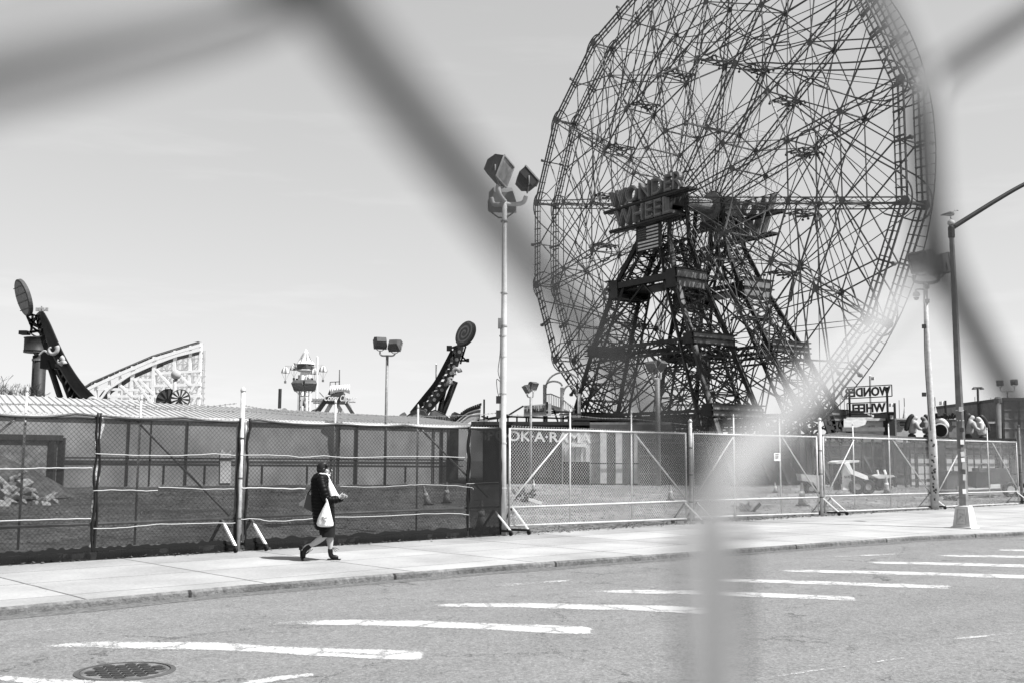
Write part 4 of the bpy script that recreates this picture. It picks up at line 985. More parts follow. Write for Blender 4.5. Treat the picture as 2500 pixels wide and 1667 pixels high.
# framed opening at the left end
u0, z0 = wallu(-40, 1066); u1, z1 = wallu(152, 1068)
mb = MB(); mb.bar(sh_(u0, .12, z1), sh_(u1, .12, z1), .25, .30); mb.bar(sh_(u1, .12, 0), sh_(u1, .12, z1), .16, .3); ua_, _ = wallu(128, 1100); mb.bar(sh_(ua_, .10, 0), sh_(ua_, .10, z1-.2), .36, .3)
dr = mb.build('door_frame', M['dgrey'], shed)
MB().prism([sh_(u0, .02, 0), sh_(ua_, .02, 0), sh_(ua_, .02, z1), sh_(u0, .02, z1)], WNm*.04).build('door_panel', gmat('stained_panel', .42, .9, 0, .5, 2.2, .2, 9), shed)
mb = MB()
for px in (312, 455, 715/3.357+600+13, 1535/3.357+600):
    u, _ = wallu(px, 1100); mb.tube([sh_(u, .12, 0), sh_(u, .12, 4.0)], .05, 6)
for px in (367, 600, 872, 1080): 
    u, _ = wallu(px, 1100); mb.bar(sh_(u, .05, 0), sh_(u, .05, 4.0), .05 if px in (367,) else .42, .06)
mb.build('wall_posts', M['dgrey'], shed)
mb = MB(); a = wallu(155, 1116); b_ = wallu(1130, 1122); mb.tube([sh_(a[0], .14, a[1]), sh_(b_[0], .14, b_[1])], .045, 6)
a = wallu(155, 1130); b_ = wallu(1130, 1137); mb.bar(sh_(a[0], .03, a[1]), sh_(b_[0], .03, b_[1]), .04, .06)
for px in (400, 500, 640, 750, 990): u, z = wallu(px, 1135); mb.bar(sh_(u, .03, z), sh_(u, .03, .1), .05, .12)
mb.build('wall_conduit', M['dgrey'], shed)
# peeling white patch
u, z = wallu(545, 1110); mb = MB(); mb.prism([sh_(*wallu(x, y)[:1], .06, wallu(x, y)[1]) for x, y in ((536, 1178), (537, 1105), (541, 1094), (549, 1102), (556, 1106), (563, 1098), (563, 1178))], WNm*.03); mb.build('white_patch', M['white'], shed)
MB().tube([sh_(WLn*.66, -7.5, 5.2), sh_(WLn*.66, -7.5, 6.6)], .12, 8).build('vent_pipe', M['dark'], shed)
# rubble heap
rb = G(35, 1216); 
for i, (px, py, s_) in enumerate([(10, 1150, 1.0), (30, 1165, .8), (5, 1180, .9), (50, 1158, .7), (22, 1192, .8), (60, 1180, .9), (66, 1192, .7), (75, 1200, .8), (88, 1212, .8), (98, 1222, .7), (110, 1230, .7), (118, 1215, .6), (128, 1208, .7), (133, 1222, .5), (25, 1222, .9), (5, 1228, .8), (45, 1200, .9), (85, 1228, .5), (40, 1212, .8), (12, 1208, .9), (-15, 1150, 1.1), (-20, 1190, 1.2), (-30, 1220, 1.), (3, 1138, .6), (18, 1205, .7), (58, 1222, .6)]):
    Yd = 42-(py-1150)*.085; p = at(px, py, Yd); mb = MB(); rr = random.Random(i)
    bm = bmesh.new(); rr = random.Random(i*7+1); ex = V((rr.uniform(.7, 1.6), rr.uniform(.7, 1.1), rr.uniform(.3, .8)))*.26*s_; rm_ = Matrix.Rotation(rr.uniform(-.7, .7), 3, 'X') @ Matrix.Rotation(rr.uniform(-.7, .7), 3, 'Y') @ Matrix.Rotation(rr.uniform(0, 3), 3, 'Z')
    for _ in range(22):
        d = V((rr.uniform(-1, 1), rr.uniform(-1, 1), rr.uniform(-1, 1))); m0 = max(abs(d.x), abs(d.y), abs(d.z)); d = d/m0*rr.uniform(.8, 1); bm.verts.new(p+rm_ @ V((d.x*ex.x, d.y*ex.y, d.z*ex.z)))
    bmesh.ops.convex_hull(bm, input=bm.verts)
    bmesh.ops.delete(bm, geom=[v_ for v_ in bm.verts if not v_.link_faces], context='VERTS')
    bm.verts.ensure_lookup_table(); bm.verts.index_update(); mb.add([v_.co for v_ in bm.verts], [tuple(x.index for x in f.verts) for f in bm.faces]); bm.free()
    o = mb.build('concrete_chunk', M['rubble']); tag(o, 'broken chunk of pale concrete in the rubble pile at the far left of the lot', 'rubble', 'concrete chunks in the rubble pile')
mb = MB()
vs = []; 
for j in range(9):
    for i in range(19):
        a = i/18*2*math.pi; r_ = (1-j/8)*3.6; c = G(0, 1216); z = .02+2.05*(j/8)**.8+.12*noise.noise(V((i, j, 0))); vs.append(V((c.x-1.6+r_*math.cos(a)*1.1, c.y+1.2+r_*math.sin(a)*.8, z)))
mb.add(vs, [(j*19+i, j*19+i+1, (j+1)*19+i+1, (j+1)*19+i) for j in range(8) for i in range(18)])
tag(mb.build('earth_mound', gmat('mound', .16, .95, 0, .5, 3, .8, 9)), 'dark mound of earth under the broken concrete chunks', 'mound')
# bare bush at the far left
bc = at(14, 1000, 92); bc.z = 0; bt = thing('bare_tree', bc, 'leafless bushy tree above the shed roof at the far left', 'tree')
mb = MB(); rr = random.Random(3)
def twig(p, d, L, r, dep):
    e = p+d*L; mb.bar(p, e, r*2)
    if dep == 0: return
    for _ in range(3 if dep > 1 else 4): twig(e, (d+V((rr.uniform(-.8, .8), rr.uniform(-.8, .8), rr.uniform(-.25, .5)))).normalized(), L*rr.uniform(.6, .85), r*.62, dep-1)
for _ in range(4): twig(bc+V((rr.uniform(-1, 1), 0, 2.4)), V((rr.uniform(-.6, .6), 0, 1)).normalized(), 1.9, .07, 5)
mb.build('crown', M['bark'], bt)
MB().tube([bc, bc+V((.1, 0, 2.6))], [.28, .18], 8).build('trunk', M['bark'], bt)
# ============================================================ HALF PIPE RIDE: one U-shaped track with a disc at each end
YR = 92
hp = thing('half_pipe_ride', V((at(600, 1000, YR).x, YR, 0)), 'dark U shaped half pipe ride with a big disc above each tall end', 'ride')
def girder(pts_hi, pts_lo, Y, dep, name, mat, holes=False):
    mb = MB(); k = len(pts_hi); a = [at(*p, Y) for p in pts_hi]; b_ = [at(*p, Y) for p in pts_lo]; e = V((0, dep, 0))
    vs = a+b_+[q+e for q in a]+[q+e for q in b_]
    fs = []
    for i in range(k-1): fs += [(i, i+1, k+i+1, k+i), (2*k+i, 3*k+i, 3*k+i+1, 2*k+i+1), (i, 2*k+i, 2*k+i+1, i+1), (k+i, k+i+1, 3*k+i+1, 3*k+i)]
    fs += [(0, k, 3*k, 2*k), (k-1, 3*k-1, 4*k-1, 2*k-1)]; mb.add(vs, fs); return mb.build(name, mat, hp)
def sp2(p, n=6): return [(q.x, q.y) for q in spline([V((x, y, 0)) for x, y in p], n)]
track_m = gmat('ride_track', .035, .4, .1, .6, .8)
edge_m = gmat('ride_edge', .012, .5)
hiL = sp2([(103, 762), (118, 790), (140, 840), (165, 888), (195, 932), (225, 965), (258, 1000)]); loL = sp2([(97, 768), (104, 800), (120, 850), (148, 905), (176, 948), (205, 980), (232, 1005)])
girder(hiL, loL, YR-1.2, .5, 'track_rail', track_m)
girder([(x-8, y+6) for x, y in hiL], [(x-10, y+10) for x, y in loL], YR+1.4, .6, 'track_rail', edge_m)
mb = MB()
for i in range(0, len(hiL)-1): mb.bar(at(hiL[i][0], hiL[i][1], YR-1.3), at(hiL[i+1][0], hiL[i+1][1], YR-1.3), .16, .2)
mb.build('edge_flange', edge_m, hp)
mb = MB()
for i in range(0, len(loL), 2): mb.bar(at((loL[i][0]+hiL[i][0])/2, (loL[i][1]+hiL[i][1])/2, YR-1), at((loL[i][0]+hiL[i][0])/2-8, (loL[i][1]+hiL[i][1])/2+7, YR+1.6), .3, .3)
mb.build('sleepers', edge_m, hp)
def strut(x0, y0, x1, y1, Y, r, nm='support_leg', m=None, y1_=None):
    a = at(x0, y0, Y); b_ = at(x1, y1, y1_ or Y); d = (b_-a); b_ = a+d*((a.z-0)/(a.z-b_.z)) if y1 > 970 and a.z > b_.z else b_
    MB().tube([a, b_], r, 12).build(nm, m or edge_m, hp, True)
strut(118, 880, 152, 985, YR-.5, .26); strut(140, 885, 178, 985, YR+1, .28)
MB().box(at(125, 880, YR), (1.3, 1.4, 1.5)).build('pivot_housing', edge_m, hp)
def disc(cx, cy, rx, ry, tilt, Y, yaw, label=None):
    """round painted disc seen obliquely"""
    pxm = FPX/Y; R_ = ry/pxm*1.0; ang = math.acos(min(.98, rx/ry)); c = at(cx, cy, Y); vw = ray(cx, cy).normalized(); sd_ = vw.cross(V((0, 0, 1))).normalized(); uq = sd_.cross(vw)
    ax = sd_*math.cos(tilt)+uq*math.sin(tilt); nrm = (-vw*math.cos(ang)+ax*(math.sin(ang)*yaw)).normalized()
    d = MB().lathe(c-nrm*.18, [(R_*.96, 0), (R_, .06), (R_, .32), (R_*.96, .36)], 36, nrm).build('disc', M['dgrey'], hp)
    if label:
        q = nrm.to_track_quat('Z', 'Y').to_matrix(); MB().lathe(c+nrm*.17, [(R_*.9, 0), (R_*.9, .03)], 36, nrm).build('plain_face', M['mgrey'], d)
        mb = MB()
        for k in range(4): mb.bar(c+nrm*.21+q @ V((-R_*.85, R_*(-.6+.4*k), 0)), c+nrm*.21+q @ V((R_*.85, R_*(-.6+.4*k), 0)), .06)
        mb.build('panel_seams', M['dark'], d); return
    q = nrm.to_track_quat('Z', 'Y').to_matrix(); mb = MB(); prev = None; k = 96; T = 2.3
    A = []; B = []
    for i in range(k+1):
        f = i/k; a = f*T*2*math.pi; r0 = R_*(.10+.78*f); wd = R_*.075*(1 if f < .97 else .2)
        A.append(c+q @ V(((r0-wd)*math.cos(a), (r0-wd)*math.sin(a), .20))); B.append(c+q @ V(((r0+wd)*math.cos(a), (r0+wd)*math.sin(a), .20)))
    mb.add(A+B, [(i, i+1, k+2+i, k+1+i) for i in range(k)]); mb.build('spiral', M['mgrey'], d)
disc(58, 727, 13, 47, R(18), YR, -1, 'plain')
disc(1137, 815, 19, 33, R(-28), YR, -1)
mb = MB()
for a, b_ in (((66, 772), (78, 800)), ((78, 768), (100, 775)), ((68, 775), (90, 795)), ((72, 790), (95, 800)), ((74, 812), (98, 808)), ((66, 772), (80, 768)), ((80, 768), (76, 812)), ((90, 770), (76, 800)), ((70, 785), (84, 778)), ((80, 800), (104, 818))): mb.bar(at(*a, YR), at(*b_, YR), .16); mb.bar(at(*a, YR+1), at(*b_, YR+1), .16)
for a, b_ in (((1106, 848), (1126, 862)), ((1126, 838), (1104, 870)), ((1137, 845), (1128, 875)), ((1126, 868), (1141, 882)), ((1121, 880), (1142, 880)), ((1100, 850), (1128, 840)), ((1112, 852), (1104, 880)), ((1132, 858), (1124, 888))): mb.bar(at(*a, YR), at(*b_, YR), .15)
mb.build('end_frame', edge_m, hp)
mb = MB(); mb.box(at(60, 813, YR), (.7, .8, .35)); mb.box(at(1097, 850, YR), (.45, .5, .45)); mb.box(at(1142, 879, YR), (.25, .3, .3)); mb.build('motor_boxes', edge_m, hp)
mb = MB(); mb.bar(at(60, 813, YR), at(100, 805, YR), .16); mb.tube(spline([at(72, 812, YR), at(88, 822, YR), at(102, 820, YR)]), .07, 6); mb.build('side_arm', M['galvdark'], hp)
mb = MB(); mb.bar(at(90, 757, YR), at(116, 758, YR), .12); mb.bar(at(102, 748, YR), at(102, 770, YR), .12)
for x in (91, 98, 106, 115): mb.box(at(x, 756, YR), (.22, .2, .3))
mb.build('top_lights', M['lgrey'], hp)
def swirl(cx, cy, r, sgn, Y, a0=0):
    mb = MB(); P = []
    for i in range(34):
        f = i/33; a = a0+sgn*f*4.9; rr_ = r*(1-.62*f); P.append(at(cx+rr_*math.cos(a), cy+rr_*math.sin(a), Y))
    mb.tube(P, [.22*(1-.6*i/33) for i in range(34)], 6); return mb.build('scroll_ornament', M['lgrey'], hp, True)
swirl(127, 853, 14, 1, YR-1.7, -.6); swirl(146, 880, 9, 1, YR-1.7, -1.2); swirl(152, 888, 6, -1, YR-1.7); swirl(228, 983, 13, 1, YR-1.7, -2.8)
MB().tube(spline([at(96, 866, YR-1.7), at(108, 856, YR-1.7), at(120, 864, YR-1.7)]), .09, 6).build('ornament_tail', M['lgrey'], hp)
swirl(1113, 908, 10, -1, YR-1.7, 0); swirl(1102, 926, 7, 1, YR-1.7, 1); swirl(1096, 936, 4.5, -1, YR-1.7)
hiR = sp2([(1101, 853), (1082, 890), (1060, 930), (1030, 968), (1000, 1005)]); loR = sp2([(1109, 857), (1094, 895), (1072, 934), (1045, 972), (1012, 1012)])
girder(hiR, loR, YR+1.2, .6, 'track_rail', edge_m)
hiR2 = sp2([(1120, 844), (1102, 890), (1080, 935), (1052, 970), (1020, 1008)]); loR2 = sp2([(1132, 847), (1115, 900), (1095, 942), (1070, 980), (1042, 1012)])
girder(hiR2, loR2, YR-1.2, .5, 'track_rail', track_m)
mb = MB()
for i in range(0, len(hiR), 2): mb.bar(at(loR[i][0], loR[i][1], YR+1.3), at(hiR2[i][0], hiR2[i][1], YR-1), .22, .3)
mb.build('sleepers', edge_m, hp)
mb = MB()
for i in range(2, len(hiR2)-2, 2):
    c = at((hiR2[i][0]+loR2[i][0])/2, (hiR2[i][1]+loR2[i][1])/2, YR-1.3); mb.lathe(c, [(.16, 0), (.16, .06)], 10, (0, -1, 0))
mb.build('bulb_rings', M['mgrey'], hp)
strut(1111, 930, 1081, 1008, YR+.4, .28); strut(1086, 945, 1072, 1008, YR-.5, .2)
# low middle of the U, hidden behind the shed
girder(sp2([(258, 1000), (420, 1062), (640, 1085), (860, 1062), (1012, 1005)]), sp2([(232, 1005), (420, 1080), (640, 1103), (860, 1080), (1035, 1012)]), YR-1.2, .5, 'track_rail', track_m)
# round tower with drum left of the track
b0 = at(92, 990, 96); b0.z = 0; rt_ = thing('round_tower', b0, 'dark round column with a wide drum near its top, at the far left', 'tower')
tp = at(97, 868, 96); MB().tube([b0, tp], .60, 20).build('column', M['dark'], rt_, True)
c = at(87, 858, 96); mb = MB(); mb.lathe(c, [(1.05, 0), (1.1, .05), (1.02, .1), (1.02, 1.15), (1.08, 1.2), (1.08, 1.26), (.9, 1.3)], 28); mb.build('drum', M['dark'], rt_, True)
mb = MB(); mb.lathe(c-V((0, 0, .12)), [(1.04, 0), (1.06, .06)], 28); 
for q in range(6): mb.bar(c, c+V((math.cos(q), math.sin(q), -.04)), .07)
mb.bar(tp-V((0, 0, .3)), c, .4); mb.lathe(tp-V((0, 0, .5)), [(.66, 0), (.66, .2)], 20); mb.build('drum_ring', M['mgrey'], rt_)
# ============================================================ WHITE WOODEN COASTER HILL
YC = 150; rc = thing('roller_coaster', V((at(350, 990, YC).x, YC, 0)), 'white timber roller coaster hill rising to the right', 'roller coaster')
wm = M['white']
def interp(pts, x):
    for (a, ya), (b_, yb) in zip(pts, pts[1:]):
        if x <= b_: return ya+(yb-ya)*(x-a)/(b_-a)
    return pts[-1][1]
TOPP = [(165, 990), (179, 978), (220, 946), (298, 910), (378, 876), (440, 857), (491, 842)]
LOWP = [(225, 990), (247, 972), (262, 950), (320, 912), (378, 887), (430, 868), (491, 853)]
prof = lambda x: interp(TOPP, x)
def cbar(mb, a, b_, dy, w_1, w_2=None): mb.bar(at(*a, YC+dy), at(*b_, YC+dy), w_1, w_2)
for px, wd in ((186, .35), (235, .6), (268, .5), (294, .5), (325, .75), (378, .8), (428, .65), (466, .55), (491, .5)):
    mb = MB(); b_ = at(px, prof(px)-5, YC); mb.bar(V((b_.x, b_.y, 0)), b_, wd*.72, wd*.6); mb.build('timber_post', wm, rc)
mb = MB()
for a, b_ in (((320, 925), (378, 927)), ((238, 948), (378, 953)), ((265, 967), (378, 966)), ((265, 978), (340, 978)), ((378, 941), (491, 938)), ((378, 968), (491, 966)), ((378, 912), (491, 905))): cbar(mb, a, b_, -.1, .36)
mb.build('ledger_beams', wm, rc); mb = MB()
for a, b_ in (((328, 925), (376, 990)), ((381, 901), (424, 950)), ((340, 925), (375, 962)), ((294, 940), (325, 968)), ((466, 955), (491, 915)), ((468, 990), (489, 950)), ((430, 905), (464, 940)), ((340, 970), (352, 990))): cbar(mb, a, b_, -.15, .32)
mb.build('diagonal_braces', wm, rc); rr = random.Random(12)
for dy in (6, 13):
    mb = MB()
    for px in range(300, 500, 13):
        x = px+dy*.5; b_ = at(x, interp(LOWP, px)+3, YC+dy); mb.bar(V((b_.x, b_.y, 0)), b_, .16)
    for y in range(875, 990, 14):
        for px in range(300, 487, 13):
            if y > interp(LOWP, px)+6 and rr.random() < (.85 if px > 375 else .6):
                cbar(mb, (px+dy*.5, y), (px+13+dy*.5, y-.3), dy, .13)
                if rr.random() < .6: f = rr.random() < .5; cbar(mb, (px+dy*.5, y if f else y+14), (px+13+dy*.5, y+14 if f else y), dy, .11)
    mb.build('rear_lattice', gmat('old_timber', .62, .7, 0, .3, .6), rc)
P = list(range(168, 492, 7))
for nm3, fn3, dy, w_2 in (('track_stringer', TOPP, -.3, .45), ('track_stringer', LOWP, -.3, .36), ('track_stringer', TOPP, 4, .35)):
    mb = MB(); q3 = [x for x in P if x >= fn3[0][0]]
    for xa, xb in zip(q3, q3[1:]): cbar(mb, (xa, interp(fn3, xa)), (xb, interp(fn3, xb)), dy, .25, w_2)
    mb.build(nm3, wm, rc)
mb = MB()
for xa, xb in zip(P, P[1:]): cbar(mb, (xa, prof(xa)-5), (xb, prof(xb)-5), 1.5, 2.2, .25)
q3 = [x for x in P if x >= 247]
for xa, xb in zip(q3, q3[1:]): cbar(mb, (xa, interp(LOWP, xa)+6), (xb, interp(LOWP, xb)+6), 1.5, 2.2, .45 if xa < 390 else .25)
mb.build('track_bed', M['dgrey'], rc)
mb = MB()
for xa, xb in zip(P, P[1:]): cbar(mb, (xa, prof(xa)-14+(xa-165)*.025), (xb, prof(xb)-14+(xb-165)*.025), 0, .09)
for xa in P[::4]: cbar(mb, (xa, prof(xa)-14+(xa-165)*.025), (xa, prof(xa)), 0, .10)
for i in range(60): x = rr.uniform(240, 320); y = prof(x)+rr.uniform(8, 30); 
mb.build('handrail', M['mgrey'], rc)
# sphere on a post, striped fan wheel
def mast(px, y0, y1, Y, r, m, th, nm='mast'): a = at(px, y0, Y); MB().tube([V((a.x, a.y, 0)), at(px, y1, Y)], r, 8).build(nm, m, th, True)
YS = 112; c = at(430, 914, YS); so = thing('sphere_sign', V((c.x, c.y, 0)), 'pale ball on a short mast in front of the white coaster', 'ball sign')
MB().lathe(c, [(.52*math.sin(math.pi*q/12)+.01, -.52*math.cos(math.pi*q/12)) for q in range(13)], 20).build('ball', M['lgrey'], so, True)
mast(427, 1000, 926, YS, .2, M['lgrey'], so); MB().lathe(c-V((0, 0, .62)), [(.16, 0), (.2, .12)], 10).build('collar', M['dgrey'], so)
def fan(px, py, rpx, Y, label, n=12, m1='white', m2='dgrey'):
    c = at(px, py, Y); r = rpx/FPX*Y; th = thing('fan_wheel', V((c.x, c.y, 0)), label, 'ride wheel', 'fan wheels below the coaster')
    MB().lathe(c+V((0, .15, 0)), [(r, 0), (r, .12)], 36, (0, -1, 0)).build('backing_disc', M[m2], th)
    mb = MB()
    for k in range(n):
        a0 = 2*math.pi*k/n; a1 = a0+math.pi/n; mb.add([c+V((.18*r*math.cos((a0+a1)/2), -.03, .18*r*math.sin((a0+a1)/2)))]+[c+V((.9*r*math.cos(a), -.03, .9*r*math.sin(a))) for a in (a0, (a0+a1)/2, a1)], [(0, 1, 2, 3)])
    mb.build('blades', M[m1], th); MB().lathe(c, [(.2*r, 0), (.2*r, .12)], 16, (0, -1, 0)).build('hub', M['black'], th)
    mb = MB(); mb.bar(c, V((c.x, c.y+.2, 0)), .25); mb.build('stand', M['dark'], th)
fan(440, 973, 24, 108, 'dark and white striped fan wheel in front of the coaster'); fan(410, 978, 30, 112, 'large dark wheel half behind the striped fan wheel', 10, 'dgrey', 'dark')
fan(618, 1012, 15, 100, 'dark round wheel top just above the shed roof', 9, 'dgrey', 'dark'); fan(770, 1014, 16, 100, 'dark wheel top below the ship ride sign', 8, 'mgrey', 'dark'); fan(694, 1004, 9, 112, 'pale wheel top left of the parachute tower', 8, 'lgrey', 'lgrey')
# ============================================================ PARACHUTE TOWER
Yp = 128; pc = at(745, 1000, Yp); pr_ = thing('parachute_ride', V((pc.x, Yp, 0)), 'pale tower ride with striped parachutes hanging round its top', 'ride')
def p_(px, py, dy=0): return at(px, py, Yp+dy)
mb = MB()
for px, dy in ((731, 0), (739, -.8), (750, -.8), (757, 0), (745, .9)):
    a = p_(px, 1003, dy); mb.tube([V((a.x, a.y, 0)), p_(px, 915, dy)], .17, 8)
mb.build('columns', M['offwhite'], pr_, True)
mb = MB()
for y in range(930, 1003, 16): c = p_(744, y); mb.lathe(c, [(.68, 0), (.68, .12)], 12)
mb.build('rings', M['lgrey'], pr_)
c = p_(745, 929); MB().lathe(c, [(.85, 0), (.9, .2), (.72, .3), (.62, .9), (.45, 1.5)], 14).build('collar', M['white'], pr_)
mb = MB(); mb.box(p_(728, 929), (.5, .6, .55)); mb.box(p_(759, 928), (.5, .6, .55)); mb.build('drive_boxes', M['dark'], pr_)
c = p_(745, 907); MB().lathe(c, [(.75, 0), (1.05, .15), (.95, .25)], 14).build('lower_rim', M['offwhite'], pr_); MB().lathe(c+V((0, 0, .25)), [(1.0, 0), (1.05, .65), (.95, .72)], 10).build('sign_drum', M['dgrey'], pr_)
c = p_(746, 889); MB().lathe(c, [(1.15, 0), (.55, .75), (.32, 1.4), (.02, 1.95)], 8).build('spire', M['white'], pr_); 
mb = MB(); 
for q in range(8): a = q*math.pi/4+.4; mb.bar(c+V((1.0*math.cos(a), 1.0*math.sin(a), .1)), c+V((.3*math.cos(a), .3*math.sin(a), 1.4)), .10)
mb.build('spire_ribs', M['lgrey'], pr_)
for px, py, dx in ((697, 910, 1), (718, 903, 1), (768, 913, -1), (789, 907, -1)):
    c = p_(px, py, -1 if py > 909 else 1); mb = MB(); mb.bar(p_(px, py-17, -1 if py > 909 else 1), p_(745+(-10 if dx > 0 else 10), 892), .1); mb.bar(p_(px, py-15, -1 if py > 909 else 1), p_(745+(-10 if dx > 0 else 10), 900), .08); mb.build('arm', M['lgrey'], pr_)
    n = 12; k = 6; R0 = .52
    for par, mm in ((0, 'white'), (1, 'mgrey')):
        mb = MB()
        for j in range(n):
            if j % 2 != par: continue
            for i in range(k):
                t0, t1 = i/k*math.pi/2, (i+1)/k*math.pi/2; a0, a1 = 2*math.pi*j/n, 2*math.pi*(j+1)/n
                f = lambda a, t: c+V((R0*math.sin(t)*math.cos(a), R0*math.sin(t)*math.sin(a), .72*math.cos(t)))
                mb.add([f(a0, t0), f(a1, t0), f(a1, t1), f(a0, t1)], [(0, 1, 2, 3)])
        mb.build('canopy_gores', M[mm], pr_)
    mb = MB(); mb.bar(c, c-V((0, 0, 1.0)), .035); mb.bar(c+V((-.45, 0, 0)), c-V((0, 0, .95)), .02); mb.bar(c+V((.45, 0, 0)), c-V((0, 0, .95)), .02); mb.build('cords', M['mgrey'], pr_)
    MB().box(c-V((0, 0, 1.1)), (.24, .24, .30)).build('basket', M['mgrey'], pr_)
def flagpole(px, y0, y1, Y, r, label, flag=None, m='lgrey', grp='thin masts on the skyline', ball=True, fm='offwhite'):
    a = at(px, y0, Y); th = thing('flagpole', V((a.x, a.y, 0)), label, 'mast', grp)
    MB().tube([V((a.x, a.y, 0)), at(px, y1, Y)], r, 6).build('pole', M[m], th)
    if ball: MB().lathe(at(px, y1, Y), [(.02, -.1), (.12, 0), (.02, .1)], 8).build('ball_finial', M['white'], th)
    if flag:
        mb = MB(); fx, fy, fw_2, fh2 = flag; vs = []
        for i in range(7):
            x = fx+fw_2*i/6; wv = math.sin(i*1.2)*.12
            vs += [at(x, fy+i*.2, Y)+V((0, wv, 0)), at(x, fy+fh2, Y)+V((0, wv, 0))]
        mb.add(vs, [(2*i, 2*i+2, 2*i+3, 2*i+1) for i in range(6)]); mb.build('cloth', M[fm], th)
flagpole(774.5, 1000, 871, 126, .12, 'tall white mast with a ball top between parachute tower and ship ride', m='white')
flagpole(1065, 1010, 889, 100, .07, 'thin white mast left of the scrolled end of the half pipe track', m='lgrey')
flagpole(829, 940, 902, 118, .06, 'thin dark mast on the ship ride', m='dgrey', ball=False)
# ============================================================ SHIP RIDE
Yk = 116; c = at(830, 1000, Yk); sp_ = thing('ship_ride', V((c.x, Yk, 0)), 'ship ride with a white sail and cursive lettering over splayed legs', 'ride')
def k_(px, py, dy=0): return at(px, py, Yk+dy)
for a, b_, w_, m in (((798, 973), (772, 1010), .42, 'dgrey'), ((790, 975), (768, 1008), .25, 'lgrey'), ((812, 978), (794, 1010), .4, 'offwhite'), ((818, 978), (838, 1010), .36, 'offwhite'), ((843, 980), (862, 1010), .36, 'dgrey'), ((845, 976), (866, 1010), .2, 'offwhite')):
    p, q = k_(*a), k_(*b_); q = p+(q-p)*(p.z/(p.z-q.z)); MB().bar(p, q, w_).build('leg', M[m], sp_)
MB().prism([k_(*p, -.5) for p in ((790, 970), (826, 958), (838, 958), (838, 968), (852, 972), (845, 985), (800, 985))], (0, 1.4, 0)).build('hull', M['dgrey'], sp_)
MB().prism([k_(*p, -.4) for p in ((800, 962), (806, 948), (835, 940), (838, 966))], (0, 1., 0)).build('cabin', M['dark'], sp_)
mb = MB(); nx = 20; vs = []
for j in range(6):
    for i in range(nx+1):
        f = i/nx; g = j/5; x = 806+f*48; yt = 941-3*f; yb = 962-8*math.sin(f*2.6)-(0 if f < .7 else 0)+3*f; vs.append(k_(x, yt+(yb-yt)*g, -.9-.25*math.sin(g*math.pi)+.07*math.sin(f*math.pi*16)))
mb.add(vs, [(j*(nx+1)+i, j*(nx+1)+i+1, (j+1)*(nx+1)+i+1, (j+1)*(nx+1)+i) for j in range(5) for i in range(nx)]); mb.build('sail', M['white'], sp_)
mb = MB()
for a, b_ in (((806, 932), (806, 945)), ((806, 932), (830, 931)), ((819, 931), (819, 940)), ((829, 903), (829, 948)), ((790, 968), (780, 957))): mb.bar(k_(*a), k_(*b_), .09)
mb.build('rigging', M['mgrey'], sp_)
mb = MB(); put_text(mb, 'Coney Clipper', k_(792, 977, -1.6), (1, 0, -.02), (0, 0, 1), .68, (870-793)/FPX*Yk, .12, .012, .35); mb.build('cursive_letters', M['white'], sp_)
mb = MB(); mb.bar(k_(760, 979), k_(868, 981), .22, .12); mb.bar(k_(765, 983), k_(850, 984), .15); 
for i in range(9): mb.box(k_(764+i*3.6, 975+(i % 2)), (.13, .3, .32))
mb.build('deck_railing', M['lgrey'], sp_)
# scalloped ride fence and striped fin
Yw = 88; ws = thing('wave_screen', V((at(1040, 1030, Yw).x, Yw, 0)), 'dark scalloped screen in front of the half pipe track', 'ride scenery')
def w_(px, py, dy=0): return at(px, py, Yw+dy)
for pts_, dy in (([(975, 1012), (984, 1006), (988, 1005), (992, 1010), (992, 1040), (975, 1040)], .5), ([(993, 1016), (1005, 1006), (1025, 997), (1038, 1000), (1047, 1016), (1047, 1040), (993, 1040)], 0), ([(1045, 1016), (1052, 1004), (1062, 1000), (1085, 1011), (1098, 1022), (1098, 1040), (1045, 1040)], .3), ([(1097, 1020), (1103, 1008), (1110, 1004), (1120, 1008), (1120, 1040), (1097, 1040)], .8)):
    MB().prism([w_(x, y, dy) for x, y in pts_[:-2]]+[V((w_(pts_[-2][0], 1040, dy).x, Yw+dy, 0)), V((w_(pts_[-1][0], 1040, dy).x, Yw+dy, 0))], (0, .25, 0)).build('scallop', M['mgrey'], ws)
mb = MB()
for i in range(16): x = 998+i*6.2; mb.bar(w_(x, 1011+8*abs(math.sin(i*.55)), -.06), w_(x, 1042, -.06), .07)
mb.tube([w_(x, y, -.08) for x, y in ((993, 1016), (1005, 1006), (1025, 997), (1038, 1000), (1047, 1016), (1052, 1004), (1062, 1000), (1085, 1011), (1098, 1022))], .05, 5)
mb.build('scallop_ribs', M['dark'], ws)
fn = thing('striped_fin', V((w_(1130, 1040, -2).x, Yw-2, 0)), 'swept fin with curved pale stripes right of the half pipe track', 'ride scenery')
def arc(off): return [(1088+off*.9, 1040), (1105+off*.7, 1024+off*.25), (1130+off*.45, 1003+off*.5), (1150+off*.2, 992+off*.75), (1174-off*.05, 983+off)]
